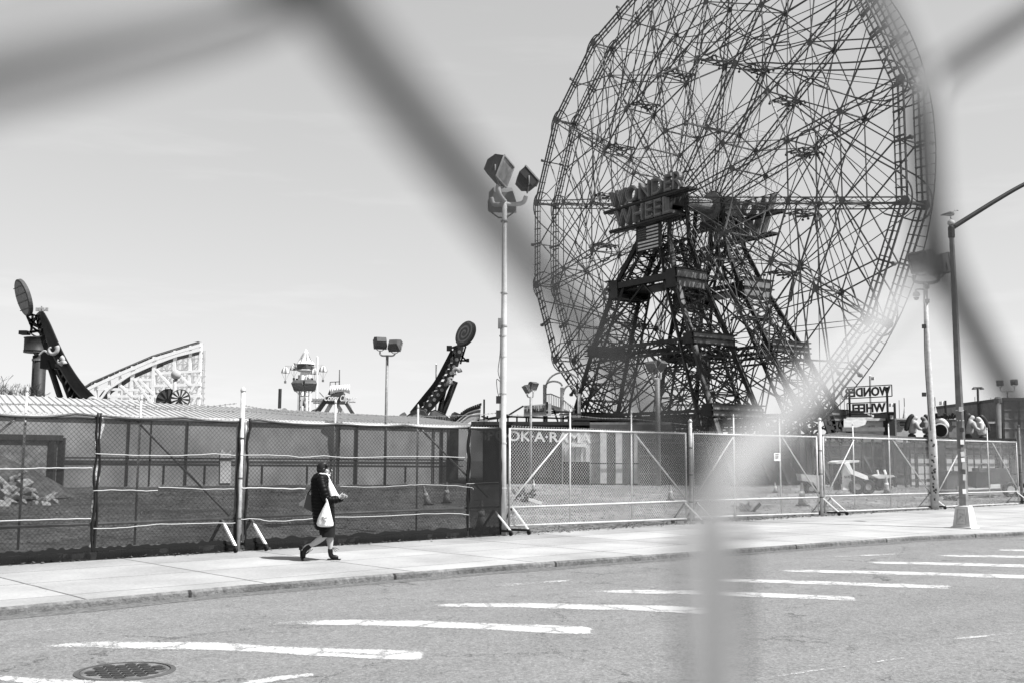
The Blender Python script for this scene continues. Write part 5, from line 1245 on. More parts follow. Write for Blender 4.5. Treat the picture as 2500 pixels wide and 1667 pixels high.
for i, (o0, o1, m) in enumerate(((0, 6, 'lgrey'), (6, 13, 'dgrey'), (13, 16, 'white'), (16, 23, 'dgrey'), (23, 26, 'white'), (26, 33, 'mgrey'), (33, 46, 'offwhite'))):
    a = [w_(x, y, -2-.01*i) for x, y in sp2(arc(o0), 4)]; b_ = [w_(x, y, -2-.01*i) for x, y in sp2(arc(o1), 4)]
    mb = MB(); k = len(a); mb.add(a+b_+[q+V((0, .3, 0)) for q in a]+[q+V((0, .3, 0)) for q in b_], [(j, j+1, k+j+1, k+j) for j in range(k-1)]+[(2*k+j, 3*k+j, 3*k+j+1, 2*k+j+1) for j in range(k-1)]+[(j, 2*k+j, 2*k+j+1, j+1) for j in range(k-1)]+[(k-1, 2*k-1, 4*k-1, 3*k-1)]); mb.build('stripe_band', M[m], fn)
mb = MB(); A_ = sp2(arc(3), 5)
for i in range(1, len(A_)): mb.box(w_(A_[i][0], A_[i][1], -2.1), (.12, .1, .2))
mb.build('bulbs', M['dark'], fn)
#@@RIGHT
# ============================================================ LOW DARK HALL WITH PAINTED LETTERS
YH = 73
def h_(px, py, dy=0): return at(px, py, YH+dy)
hall = thing('amusement_hall', V((h_(1400, 1100).x, YH, 0)), 'low dark hall with big pale letters painted along its top', 'building')
def wallq(x0, y0, x1, y1, dy, d, name, m, par=None, gz=False):
    a, b_ = h_(x0, y1, dy), h_(x1, y1, dy); zt0, zt1 = h_(x0, y0, dy).z, h_(x1, y0, dy).z; zb = 0 if gz else None
    pts = [V((a.x, YH+dy, 0 if gz else a.z)), V((b_.x, YH+dy, 0 if gz else b_.z)), V((b_.x, YH+dy, zt1)), V((a.x, YH+dy, zt0))]
    return MB().prism(pts, (0, d, 0)).build(name, m, par or hall)
wallq(1180, 1034, 1378, 1192, 0, 12, 'wall', M['facade'], gz=True)
wallq(1150, 1028, 1440, 1037, -.3, 13, 'roof_edge', M['dark'])
wallq(1440, 1030, 1640, 1192, .5, 11, 'wall', M['mgrey'], gz=True)
wallq(1440, 1035, 1640, 1049, -.2, 1, 'parapet', M['dgrey'])
wallq(1372, 1046, 1441, 1192, -.1, .3, 'boarded_bay', M['lgrey'], gz=True)
wallq(1375, 1126, 1440, 1190, -.4, .3, 'black_board', M['black'], gz=True)
wallq(1396, 1083, 1430, 1090, -.5, .5, 'bay_canopy', M['offwhite'])
wallq(1278, 1163, 1346, 1192, -.5, .5, 'dark_bench', M['black'], gz=True)
mb = MB()
for x in (1180, 1255, 1350): mb.bar(h_(x, 1052, -.05), h_(x, 1190, -.05), .09)
mb.build('wall_seams', M['black'], hall)
mb = MB()
for i in range(5): x = 1378+i*13; mb.bar(h_(x, 1092, -.15), h_(x, 1126, -.15), .05)
mb.build('board_seams', M['mgrey'], hall)
for x0, x1 in ((1466, 1481), (1504, 1519), (1549, 1557)):
    wallq(x0, 1052, x1, 1180, -.35, .4, 'pale_pillar', M['lgrey'], gz=True)
for x0, x1 in ((1441, 1466), (1482, 1503), (1520, 1548)):
    mb = MB(); w__ = (x1-x0)/6
    for i in range(6): mb.bar(h_(x0+w__*(i+.5), 1056, -.05+.06*(i % 2)), h_(x0+w__*(i+.5), 1180, -.05+.06*(i % 2)), w__/FPX*YH, .12)
    mb.build('curtain_panel', M['mgrey'] if x0 == 1441 else M['dgrey'], hall)
mb = MB(); mb.bar(h_(1441, 1130, -.5), h_(1600, 1131, -.5), .07); mb.bar(h_(1441, 1181, -.6), h_(1620, 1182, -.6), .12); mb.build('wall_rail', M['dark'], hall)
mb = MB(); a = h_(1122, 1073, -.12); b_ = h_(1442, 1080, -.12); put_text(mb, 'SPOOK\u00b7A\u00b7RAMA', h_(1172, 1073.5, -.12), V((1, 0, -.022)), (0, 0, 1), .72, (1442-1172)/FPX*YH, .05, .022); mb.build('painted_letters', M['offwhite'], hall)
mb = MB(); mb.bar(h_(1238, 1189, -.4), h_(1372, 1189, -.4), .12, .08); mb.build('base_rail', M['lgrey'], hall)
# low roof truss railings and clutter on the hall
mb = MB()
for a, b_ in (((1165, 1026), (1240, 1012)), ((1165, 1026), (1250, 1016)), ((1175, 1015), (1190, 1020)), ((1190, 1014), (1190, 1026)), ((1236, 1016), (1278, 990)), ((1215, 1020), (1215, 1028)), ((1240, 1016), (1420, 1022)), ((1240, 1016), (1240, 1028)), ((1262, 1017), (1262, 1028)), ((1285, 1015), (1285, 1028)), ((1330, 1010), (1365, 1006)), ((1330, 1010), (1330, 1028)), ((1345, 1003), (1400, 1006)), ((1350, 995), (1362, 1028)), ((1375, 1012), (1375, 1028)), ((1395, 1006), (1395, 1028)), ((1365, 1012), (1420, 1010))):
    mb.bar(h_(*a, 1), h_(*b_, 1), .12)
mb.build('roof_rails', M['dark'], hall)
wallq(1170, 1022, 1190, 1030, .5, 1, 'roof_unit', M['mgrey'])
# thrills sign
tsn = thing('roof_sign', h_(1312, 1014, .6), 'grey roof board with dark capitals and an exclamation mark', 'sign')
MB().prism([h_(*p, .6) for p in ((1279, 1016), (1279, 989), (1346, 984), (1346, 1014))], (0, .25, 0)).build('board', M['lgrey'], tsn)
mb = MB(); a = h_(1280, 1007, .5); put_text(mb, 'THRILLS', a, V((1, 0, .07)), (0, 0, 1), .46, 49/FPX*YH, .08, .006); put_text(mb, '!', h_(1333, 1009, .5), V((1, 0, 0)), (0, 0, 1), .85, .16, .1, .03); mb.build('letters', M['black'], tsn)
mb = MB(); mb.bar(h_(1290, 1016, .8), h_(1290, 1030, .8), .12); mb.bar(h_(1335, 1014, .8), h_(1335, 1030, .8), .12); mb.build('legs', M['dark'], tsn)
# arched stair to a slide
asx = thing('arched_stair', V((h_(1350, 1000, 8).x, YH+8, 0)), 'pale stair with railings under two thin arches left of the wheel', 'stair')
def s2(px, py, dy=8): return at(px, py, YH+dy)
mb = MB()
for px, y in ((1330, 938), (1372, 945), (1330, 938), (1414, 960)): a = s2(px, y); mb.tube([V((a.x, a.y, 0)), a], .14, 8)
for (x0, x1, yb, hh) in ((1332, 1372, 942, 12), (1333, 1418, 946, 42-4), (1375, 1408, 962, 22)):
    mb.tube([s2((x0+x1)/2-(x1-x0)/2*math.cos(q/14*math.pi), yb-hh*math.sin(q/14*math.pi)) for q in range(15)], .07, 6)
mb.build('arches', M['offwhite'], asx, True)
mb = MB()
for (xa, ya), (xb, yb) in (((1334, 962), (1345, 961)), ((1345, 961), (1371, 972)), ((1371, 972), (1404, 1000)), ((1334, 985), (1371, 996)), ((1371, 996), (1400, 1010))): mb.bar(s2(xa, ya), s2(xb, yb), .09)
for i in range(17): x = 1334+i*4.2; yt = 962+max(0, (x-1345))*.5; mb.bar(s2(x, yt), s2(x, yt+24), .045)
mb.build('railing', M['lgrey'], asx)
mb = MB(); mb.prism([s2(*p) for p in ((1332, 984), (1371, 995), (1420, 1020), (1420, 1030), (1371, 1006), (1332, 990))], (0, 1.5, 0)); mb.bar(s2(1332, 1028), s2(1332, 984), .3); mb.build('stair_flight', M['offwhite'], asx)
flagpole(1182, 1030, 974, 70, .06, 'thin black mast between the striped fin and the tall floodlight pole', m='black', ball=False)
# dark clutter line under the wheel: ticket booths and station roof
YB = 79
def b2(px, py, dy=0): return at(px, py, YB+dy)
st = thing('wheel_station', V((b2(1700, 1040).x, YB, 0)), 'dark open station with plank roof at the foot of the wheel', 'building')
def bq(x0, y0, x1, y1, dy, d, name, m, par, gz=True, Y=YB):
    a, b_ = at(x0, y1, Y+dy), at(x1, y1, Y+dy); t0, t1 = at(x0, y0, Y+dy).z, at(x1, y0, Y+dy).z
    return MB().prism([V((a.x, Y+dy, 0 if gz else a.z)), V((b_.x, Y+dy, 0 if gz else b_.z)), V((b_.x, Y+dy, t1)), V((a.x, Y+dy, t0))], (0, d, 0)).build(name, m, par)
bq(1400, 1019, 1640, 1025, -4, 9, 'roof', M['dark'], st, False); bq(1640, 1023, 1860, 1030, -4, 8, 'roof', M['dark'], st, False); bq(1640, 1058, 2000, 1192, -3, .4, 'wall', M['dgrey'], st)
mb = MB(); rr = random.Random(5)
for x in range(1405, 2000, 17): mb.bar(b2(x, 1022+rr.uniform(-2, 4), -3.5), V((b2(x, 1100, -3.5).x, YB-3.5, 0)), .13)
for i in range(34): x = rr.uniform(1600, 2010); y = rr.uniform(1030, 1075); mb.bar(b2(x, y, -2), b2(x+rr.uniform(-30, 30), y+rr.uniform(-20, 20), -1), .10)
mb.build('posts', M['dark'], st)
for i, (x, y, w_px, h_px) in enumerate(((1655, 1046, 40, 22), (1730, 1040, 24, 26), (1790, 1044, 30, 18), (1860, 1048, 28, 22), (1930, 1046, 26, 24))):
    bq(x, y, x+w_px, y+h_px, -2.8, .2, 'panel', M['lgrey'] if i % 2 else M['mgrey'], st, False)
# dark slatted fence at the back of the lot
sf = thing('slatted_fence', V((at(1800, 1100, 72).x, 72, 0)), 'tall dark slatted fence along the back of the lot', 'fence')
mb = MB(); rr = random.Random(2)
a = at(1560, 1190, 71); b_ = at(2480, 1178, 84); a.z = b_.z = 0; n = 90
for i in range(n):
    p, q = a.lerp(b_, i/n), a.lerp(b_, (i+.96)/n); h0 = 3.15+.05*rr.random(); 
    if i < 62: mb.prism([p, q, q+V((0, 0, h0)), p+V((0, 0, h0))], (0, .06, 0))
    else: mb.prism([p+V((0, 0, 2.3)), q+V((0, 0, 2.3)), q+V((0, 0, h0+.3)), p+V((0, 0, h0+.3))], (0, .06, 0))
mb.build('slats', gmat('dark_slats', .03, .8, 0, .7, .7), sf)
mb = MB()
for z in (.8, 2.0, 2.9): mb.bar(a+V((0, -.08, z)), b_+V((0, -.08, z)), .08)
mb.build('rails', M['dgrey'], sf)
lw = thing('low_wall', V((at(2300, 1180, 84).x, 84, 0)), 'pale low wall under the dark slats at the right end of the lot', 'wall')
p, q = a.lerp(b_, .68)+V((0, .2, 0)), b_+(b_-a)*.2+V((0, .2, 0)); MB().prism([p, q, q+V((0, 0, 2.5)), p+V((0, 0, 2.5))], (0, .2, 0)).build('panel', gmat('concrete_panel', .34, .85, 0, .12, 1.5), lw)
# white snack booth, gable roof
bt_ = thing('snack_booth', V((b2(2110, 1050).x, YB, 0)), 'white snack booth with awnings below the reversed roof letters', 'booth')
bq(2062, 1022, 2167, 1062, 0, 4, 'wall', M['white'], bt_); bq(2060, 1021, 2118, 1026, -.5, .6, 'awning_rail', M['offwhite'], bt_, False); bq(2118, 1020, 2168, 1026, -.5, .6, 'awning_rail', M['offwhite'], bt_, False)
MB().prism([b2(*p, -.6) for p in ((2060, 1025), (2116, 1026), (2112, 1036), (2060, 1052))], (0, .1, 0)).build('awning', M['white'], bt_)
bq(2130, 1038, 2136, 1052, -.3, .2, 'door_post', M['dgrey'], bt_, False); bq(2123, 1039, 2137, 1046, -.35, .2, 'price_board', M['lgrey'], bt_, False)
bq(2057, 1042, 2160, 1052, -1.2, .3, 'counter', M['mgrey'], bt_, False)
gb = thing('gable_roof', V((b2(2088, 1010, 3).x, YB+3, 0)), 'dark gabled roof behind the white snack booth', 'roof')
MB().prism([b2(*p, 3) for p in ((2045, 1020), (2085, 1000), (2092, 1000), (2135, 1018), (2135, 1022), (2045, 1024))], (0, 3, 0)).build('roof', M['dark'], gb); bq(2046, 1018, 2132, 1024, 2.8, .2, 'gutter', M['offwhite'], gb, False); bq(2045, 1022, 2063, 1060, 3, 3, 'wall', M['black'], gb)
bq(2045, 1020, 2045.5, 1100, 3.5, 2.5, 'side_wall', M['dark'], gb)
pb = thing('timber_fascia', V((at(2180, 1066, 70).x, 70, 0)), 'weathered grey fascia beam above the lot, right of the wheel', 'beam')
p = [at(1990, 1062, 70), at(2050, 1054, 70), at(2235, 1066, 70), at(2235, 1074, 70), at(2050, 1066, 70), at(1990, 1072, 70)]; MB().prism(p, (0, .3, 0)).build('beam', M['mgrey'], pb)
mb = MB()
for x in range(2000, 2236, 26): a_1 = at(x, 1068, 70.2); mb.bar(a_1, V((a_1.x, a_1.y, 0)), .14)
mb.build('posts', M['dark'], pb)
# ladder-like end of the wheel approach
mb = MB()
for (xa, ya, xb, yb) in ((2010, 1010, 2024, 1056), (2024, 1005, 2044, 1052), (2016, 1020, 2034, 1018), (2018, 1032, 2038, 1030), (2020, 1044, 2040, 1042)): mb.bar(b2(xa, ya, -2), b2(xb, yb, -2), .28)
mb.build('approach_ramp', M['dgrey'], st)
# roof letters seen from behind
rs = thing('roof_letter_sign', b2(2120, 1015, -.5), 'two rows of black letters on a roof frame, reading backwards', 'sign')
X = (b2(2058.5, 972, -.5)-b2(2176, 966, -.5)); U = V((0, 0, 1)); px_ = YB/FPX
def rr_(x0, y0, x1, y1, word, h):
    mb = MB(); p0 = b2(x0, y0, -.5); d = b2(x1, y1, -.5)-p0; put_text(mb, word, p0+V((0, 0, .04)), d, U, h*px_*1.08, d.length, .1, .036); mb.build('letters', M['black'], rs)
    mb = MB(); e = d.normalized()*.12
    for z in (-.04, h*px_+.16): mb.bar(p0-e+V((0, .05, z)), p0+d+e+V((0, .05, z)), .07)
    mb.bar(p0-e+V((0, .05, -.04)), p0-e+V((0, .05, h*px_+.16)), .06); mb.bar(p0+d+e+V((0, .05, -.04)), p0+d+e+V((0, .05, h*px_+.16)), .06); mb.build('letter_frame', M['black'], rs)
rr_(2174.5, 965, 2060, 971.5, 'WONDER', 21); rr_(2163, 1006, 2073, 1009.5, 'WHEEL', 20.5)
mb = MB()
for x, y in ((2073, 948), (2165, 944), (2158, 941), (2171, 960)): 
    if x in (2073, 2165): a = b2(x, y, -.3); mb.bar(V((a.x, a.y, b2(x, 1050 if x > 2100 else 1016, -.3).z)), a, .13)
mb.build('uprights', M['black'], rs)
# masts, flags, spires on the right skyline
flagpole(2124, 1000, 917, 92, .09, 'mast with a small pale pennant above the backwards roof letters', (2125, 919, 12, 8), 'lgrey')
flagpole(2184, 1030, 983, 86, .10, 'dark post with two small white flags right of the roof letters', (2183, 983, -12, 9), 'dark', ball=False, fm='white')
flagpole(2308, 1015, 977, 90, .10, 'dark post with white flags left of the street lamp', (2307, 978, -13, 10), 'dark', ball=False, fm='white')
for i, (x, y) in enumerate(((2051, 960), (2061, 964), (2195, 976), (2380, 968), (2404, 978), (2419, 970))): flagpole(x, 1040, y, 104+i, .035, ['hair-thin mast just left of the roof letters', 'hair-thin mast close beside the left end of the roof letters', 'hair-thin mast between the small flags and the first spire', 'hair-thin mast left of the double-headed park lamp', 'hair-thin mast right of the double-headed park lamp', 'hair-thin mast beside the corrugated building'][i], m='mgrey', ball=False)
def spire(px, y0, y1, w_, Y, label):
    c = at(px, y0, Y); th = thing('tent_spire', V((c.x, c.y, 0)), label, 'tent', 'pointed tents on the skyline')
    r = w_/FPX*Y; hgt = at(px, y1, Y).z-c.z; MB().lathe(c, [(r, 0), (r*.5, hgt*.45), (.03, hgt)], 6).build('canopy', M['offwhite'], th); MB().lathe(V((c.x, c.y, 0)), [(r*.9, 0), (r*.9, c.z)], 6).build('drum', M['lgrey'], th)
    mb = MB(); mb.bar(c+V((0, 0, hgt)), c+V((0, 0, hgt+.8)), .05); mb.build('tip', M['dgrey'], th)
spire(2209, 1020, 992, 6, 95, 'pointed pale tent right of the small white flags'); spire(2284, 1014, 990, 7, 95, 'pointed pale tent behind the camera pole')
lamp = thing('park_lamp', V((at(2387, 1060, 88).x, 88, 0)), 'slender double-headed park lamp between street lamp and corrugated building', 'lamp')
MB().tube([V((at(2389, 1060, 88).x, 88, 0)), at(2387, 947, 88)], .10, 8).build('pole', M['dgrey'], lamp); MB().bar(at(2377, 946, 88), at(2397, 946, 88), .14).build('arm', M['dgrey'], lamp)
for x in (2378, 2397): MB().lathe(at(x, 950, 88), [(.2, 0), (.16, .1), (.05, .2)], 10).build('lamp_head', M['dgrey'], lamp)
# clutter of booths between the figures
def booth(x0, y0, x1, y1, Y, m, label, rm='offwhite'):
    th = thing('kiosk', V((at((x0+x1)/2, y1, Y).x, Y, 0)), label, 'kiosk', 'kiosks right of the wheel')
    bq(x0, y0, x1, y1, 0, 3, 'wall', M[m], th, Y=Y); bq(x0-1, y0-2, x1+1, y0+1, -.3, 3.5, 'roof', M[rm], th, False, Y=Y)
    bq(x0+(x1-x0)*.25, y0+6, x0+(x1-x0)*.7, y0+16, -.06, .1, 'hatch', M['lgrey'] if m in ('dark', 'mgrey') else M['dgrey'], th, False, Y=Y); return th
booth(2169, 1006, 2186, 1062, 78, 'dark', 'black kiosk with a tall sign just right of the white snack booth', 'dark')
booth(2190, 1022, 2222, 1062, 82, 'lgrey', 'grey kiosk with a round emblem left of the hulking figures')
mb = MB(); c = at(2203, 1034, 81.6); mb.tube([c+V((.34*math.cos(q/12*2*math.pi), 0, .26*math.sin(q/12*2*math.pi))) for q in range(13)], .035, 5); mb.bar(c-V((.25, 0, 0)), c+V((.25, 0, 0)), .06); tag(mb.build('round_emblem', M['dgrey']), 'round dark emblem fixed to the grey kiosk', 'emblem')
booth(2318, 1022, 2344, 1072, 84, 'mgrey', 'kiosk with lettered panel between black funnel and street lamp')
booth(2305, 1016, 2340, 1040, 92, 'offwhite', 'white flat-roofed kiosk behind the black funnel', 'white')
booth(2405, 1020, 2432, 1050, 96, 'offwhite', 'white kiosk behind the right-hand figures', 'white')
cb_ = thing('corrugated_building', V((at(2480, 1060, 84).x, 84, 0)), 'grey corrugated building with flat roof at the right edge', 'building')
bq(2452, 974, 2620, 1100, 0, 14, 'wall', M['mgrey'], cb_, Y=84); bq(2450, 970, 2622, 978, -.3, 14.5, 'roof', M['dgrey'], cb_, False, Y=84); bq(2392, 1031, 2454, 1100, .5, 10, 'annex', M['mgrey'], cb_, Y=84); bq(2391, 1028, 2455, 1033, .2, 10, 'annex_roof', M['lgrey'], cb_, False, Y=84)
mb = MB()
for x in range(2453, 2620, 3): mb.bar(at(x, 979, 83.96), V((at(x, 1100, 83.96).x, 83.96, 0)), .05)
for y in (1000, 1022, 1045): mb.bar(at(2452, y, 83.9), at(2610, y, 83.9), .06)
mb.build('corrugation', M['lgrey'], cb_)
mb = MB(); mb.bar(at(2487, 978, 83.7), V((at(2487, 1100, 83.7).x, 83.7, 0)), .14); mb.build('downpipe', M['dark'], cb_)
bq(2397, 1038, 2412, 1060, .35, .1, 'window', M['dgrey'], cb_, False, Y=84)
mast(2437, 1100, 975, 83.5, .22, M['mgrey'], cb_, 'flue'); MB().lathe(at(2437, 982, 83.5), [(.3, 0), (.32, .3), (.2, .45)], 10).build('flue_cap', M['mgrey'], cb_)
# fibreglass hulks
def hulk(px, y0, y1, Y, sg, label, light='lgrey'):
    c = at(px, y0, Y); h = at(px, y1, Y).z-c.z; s = h/2.0
    th = thing('fibreglass_figure', V((c.x, c.y, 0)), label, 'figure', 'hulking maned figures on the ride roof')
    def q(x, y, z): return c+V((x*sg*s, y*s, z*s))
    skin('body', [(q(0, 0, .1), .42*s, .36*s), (q(0, 0, .6), .40*s, .34*s), (q(.05, 0, 1.05), .52*s, .38*s), (q(.12, 0, 1.42), .26*s, .26*s), (q(.28, -.05, 1.68), .27*s, .26*s), (q(.55, -.05, 1.62), .16*s, .16*s), (q(.2, -.5, 1.1), .24*s, .24*s), (q(.32, -.62, .65), .18*s, .18*s), (q(.72, -.5, .55), .13*s, .13*s), (q(.2, .5, 1.1), .22*s, .22*s), (q(.5, .55, .7), .16*s, .16*s)], [(0, 1), (1, 2), (2, 3), (3, 4), (4, 5), (2, 6), (6, 7), (7, 8), (2, 9), (9, 10)], M[light], th)
    skin('mane', [(q(.22, 0, 1.9), .25*s, .24*s), (q(-.08, 0, 1.8), .26*s, .26*s), (q(-.34, 0, 1.4), .22*s, .26*s), (q(-.5, 0, .9), .20*s, .26*s), (q(-.62, 0, .4), .16*s, .2*s)], [(0, 1), (1, 2), (2, 3), (3, 4)], M['dark'], th)
    skin('trousers', [(q(0, 0, .2), .45*s, .4*s), (q(-.1, 0, -.2), .4*s, .4*s), (q(-.1, 0, -.8), .35*s, .35*s)], [(0, 1), (1, 2)], M['dark'], th)
hulk(2228, 1062, 1010, 76, 1, 'pale hulking figure with dark mane, leftmost of the roof figures')
hulk(2262, 1062, 1011, 78, -1, 'hulking figure facing left, behind the camera pole', 'mgrey')
hulk(2366, 1064, 1008, 76, 1, 'muscular maned figure just right of the street lamp', 'lgrey')
hulk(2398, 1066, 1012, 78, -1, 'maned figure in a pale vest, rightmost of the roof figures', 'offwhite')
fc = at(2296, 1050, 75); fu = thing('fibreglass_funnel', V((fc.x, fc.y, 0)), 'pale bent funnel with a wide black mouth beside the camera pole', 'ride scenery')
nrm = V((-.25, -1, .02)).normalized(); MB().lathe(fc, [(.02, .03), (.46, .02), (.50, .0), (.56, -.3), (.5, -.9), (.3, -1.5)], 24, nrm).build('shell', M['lgrey'], fu, True)
MB().lathe(fc+nrm*.02, [(.01, .02), (.44, .02)], 24, nrm).build('black_mouth', M['black'], fu)
skin('bent_neck', [(fc+V((.4, .2, .1)), .34, .3), (fc+V((.5, .3, .45)), .34, .3), (fc+V((.2, .4, .75)), .3, .3), (fc+V((-.35, .5, .8)), .24, .24)], [(0, 1), (1, 2), (2, 3)], M['offwhite'], fu)
mb = MB()
for q in range(9): mb.bar(fc+V((-.2+.15*q, .3, .85)), fc+V((-.35+.2*q, .2, 1.15+.1*math.sin(q*2))), .16)
mb.build('dark_crest', M['dark'], fu)
MB().bar(fc-V((0, -.3, .5)), V((fc.x, fc.y+.3, 0)), .5).build('support', M['dark'], fu)
mb = MB(); a = at(2220, 1068, 73); b_ = at(2480, 1072, 73); mb.bar(a, b_, .1, .14); mb.bar(a-V((0, 0, .4)), b_-V((0, 0, .4)), .08)
for q in range(16): p = a.lerp(b_, q/15); mb.bar(V((p.x, p.y, 0)), p, .08)
tag(mb.build('ride_railing', M['dark']), 'dark railing on posts below the hulking figures', 'railing')
#@@YARD
# ============================================================ THINGS STANDING IN THE LOT
def cone(px, py, hpx, label, tilt=0):
    g = G(px, py, .02); s = hpx/FPX*g.y; th = thing('traffic_cone', g, label, 'traffic cone', 'traffic cones in the dirt lot')
    ax = V((math.sin(tilt), 0, math.cos(tilt))); MB().lathe(g+ax*.03, [(s*.2, 0), (s*.155, s*.3), (s*.09, s*.7), (s*.05, s*.97), (s*.04, s)], 14, ax).build('cone', M['cone'], th, True)
    MB().lathe(g+ax*(s*.45), [(s*.14, 0), (s*.115, s*.2)], 14, ax).build('pale_band', M['offwhite'], th, True); MB().box(g+V((0, 0, .02)), (s*.5, s*.5, .04)).build('base', M['rubber'], th)
cone(1046, 1232, 46, 'traffic cone leaning behind the netting, left one of that pair', -.28); cone(1090, 1227, 48, 'traffic cone behind the netting, right one of that pair')
cone(1303, 1196, 25, 'small traffic cone before the dark bench of the hall'); cone(1637, 1221, 36, 'traffic cone just left of the middle fence post'); cone(1959, 1234, 54, 'tall traffic cone left of the post by the loader')
cone(2165, 1204, 40, 'traffic cone under the white skiff shell'); cone(1893, 1202, 24, 'short traffic cone near the small white notice'); cone(1175, 1290, 66, 'traffic cone behind the doubled netting by the floodlight pole')
# skid steer loader
gs = G(2070, 1205, 0); ld = thing('skid_steer_loader', (gs.x, gs.y, 0), 'small white skid steer loader with raised arm behind the fence', 'loader')
Yl = gs.y
def l_(px, py, dy=0): return at(px, py, Yl+dy)
for i, (px, dy, r_) in enumerate(((2092, -.6, .40), (2118, -.5, .38), (2086, .9, .38), (2112, .9, .38))):
    c = l_(px, 1190, dy); c.z = r_; wh = MB().lathe(c-V((0, .14, 0)), [(r_*.5, 0), (r_*.92, 0), (r_, .05), (r_, .23), (r_*.92, .28), (r_*.5, .28)], 20, (0, 1, 0)).build('wheel', M['rubber'], ld)
    MB().lathe(c-V((0, .16, 0)), [(.02, .02), (r_*.42, 0), (r_*.42, .2)], 14, (0, 1, 0)).build('rim', M['mgrey'], wh)
body = MB(); body.prism([l_(*p, -.3) for p in ((2058, 1195), (2058, 1150), (2066, 1126), (2074, 1126), (2078, 1170), (2092, 1172), (2105, 1176), (2122, 1178), (2122, 1188), (2100, 1186), (2085, 1180), (2072, 1196))], (0, 1.1, 0)); body.build('body', M['white'], ld)
mb = MB(); mb.prism([l_(*p, -.5) for p in ((2062, 1130), (2072, 1126), (2082, 1146), (2118, 1160), (2121, 1172), (2110, 1168), (2078, 1156), (2074, 1150))], (0, .14, 0)); mb.build('lift_arm', M['white'], ld)
mb = MB(); mb.prism([l_(*p, -.2) for p in ((2040, 1127), (2052, 1123), (2098, 1122), (2098, 1127), (2054, 1130), (2042, 1131))], (0, 1.4, 0)); mb.build('roof', M['offwhite'], ld)
mb = MB()
for a, b_ in (((2048, 1134), (2056, 1180)), ((2094, 1130), (2100, 1160)), ((2070, 1130), (2072, 1150))): mb.bar(l_(*a, -.1), l_(*b_, -.1), .07); mb.bar(l_(*a, 1), l_(*b_, 1), .07)
mb.build('cab_posts', M['dark'], ld); MB().prism([l_(*p, 0) for p in ((2046, 1131), (2095, 1129), (2102, 1176), (2046, 1196))], (0, .8, 0)).build('seat_and_cab', M['dark'], ld)
mb = MB(); put_text(mb, 'S175', l_(2062, 1166, -.33), (1, 0, 0), (0, 0, 1), .12, .30, .02, .01); mb.build('number', M['dark'], ld)
# tipping cart left of the loader
gc = G(1985, 1205, 0); ct = thing('tipper_cart', (gc.x, gc.y, 0), 'small cart with tilted pale tray left of the loader', 'cart')
Yl = gc.y
MB().prism([l_(*p, -.3) for p in ((1955, 1156), (2006, 1160), (2008, 1200), (2002, 1202), (1985, 1176), (1958, 1172))], (0, .9, 0)).build('tray', M['lgrey'], ct)
for px, dy in ((1980, -.5), (1968, .7), (1998, .7)):
    c = l_(px, 1190, dy); c.z = .28; wh = MB().lathe(c-V((0, .08, 0)), [(.13, 0), (.26, 0), (.28, .04), (.28, .14), (.26, .17)], 16, (0, 1, 0)).build('wheel', M['rubber'], ct); MB().lathe(c-V((0, .1, 0)), [(.02, 0), (.13, 0), (.13, .1)], 12, (0, 1, 0)).build('rim', M['mgrey'], wh)
mb = MB(); mb.bar(l_(1930, 1176), l_(1990, 1184), .12); mb.bar(l_(1932, 1178), l_(1935, 1165), .07); mb.box(l_(1938, 1134), (.28, .3, .22)); mb.bar(l_(1938, 1138), l_(1945, 1178), .06); mb.build('frame', M['dark'], ct)
# white skiff shell on trestle
gk = G(2165, 1196, 0); sk = thing('boat_shell', (gk.x, gk.y, 0), 'pale shallow shell with two upright pegs on dark trestles', 'ride part')
Yl = gk.y; MB().prism([l_(*p, -.4) for p in ((2128, 1159), (2140, 1160), (2150, 1157), (2180, 1158), (2186, 1162), (2165, 1167), (2145, 1167))], (0, 1.0, 0)).build('shell', M['offwhite'], sk)
mb = MB(); mb.tube([l_(2159, 1146), l_(2163, 1157)], .07, 8); mb.tube([l_(2142, 1146), l_(2145, 1157)], .05, 8); mb.build('pegs', M['white'], sk)
mb = MB(); mb.prism([l_(*p, -.2) for p in ((2146, 1167), (2170, 1167), (2178, 1190), (2176, 1198), (2150, 1198), (2136, 1186))], (0, .8, 0)); mb.build('trestle', M['dark'], sk)
# flatbed trailer with dark machine
gt_ = G(2400, 1212, 0); tl = thing('flatbed_trailer', (gt_.x, gt_.y, 0), 'low flatbed trailer with planks and two wheels behind the street lamp', 'trailer'); Yl = gt_.y
MB().prism([l_(*p, -.3) for p in ((2318, 1198), (2460, 1190), (2460, 1200), (2318, 1206))], (0, 1.8, 0)).build('bed', M['dgrey'], tl)
mb = MB()
for i in range(5): mb.bar(l_(2340, 1195-i*2, -.2+.4*i), l_(2440, 1190-i*2, -.2+.4*i), .2, .06)
mb.build('planks', M['offwhite'], tl)
for px, dy in ((2466, -.6), (2489, -.6), (2466, 1.2), (2489, 1.2)):
    c = l_(px, 1195, dy); c.z = .36; wh = MB().lathe(c-V((0, .1, 0)), [(.18, 0), (.33, 0), (.36, .05), (.36, .18), (.33, .22)], 18, (0, 1, 0)).build('wheel', M['rubber'], tl); MB().lathe(c-V((0, .12, 0)), [(.02, 0), (.19, 0), (.19, .1)], 12, (0, 1, 0)).build('rim', M['lgrey'], wh)
MB().bar(l_(2315, 1203), l_(2290, 1207), .12).build('tow_bar', M['dark'], tl)
dmx = thing('dark_machine', l_(2395, 1190), 'dark boxy machine with arched handle standing on the trailer', 'machine')
mb = MB(); mb.prism([l_(*p, .1) for p in ((2384, 1190), (2384, 1150), (2418, 1150), (2418, 1190))], (0, 1, 0)); mb.build('housing', M['dark'], dmx)
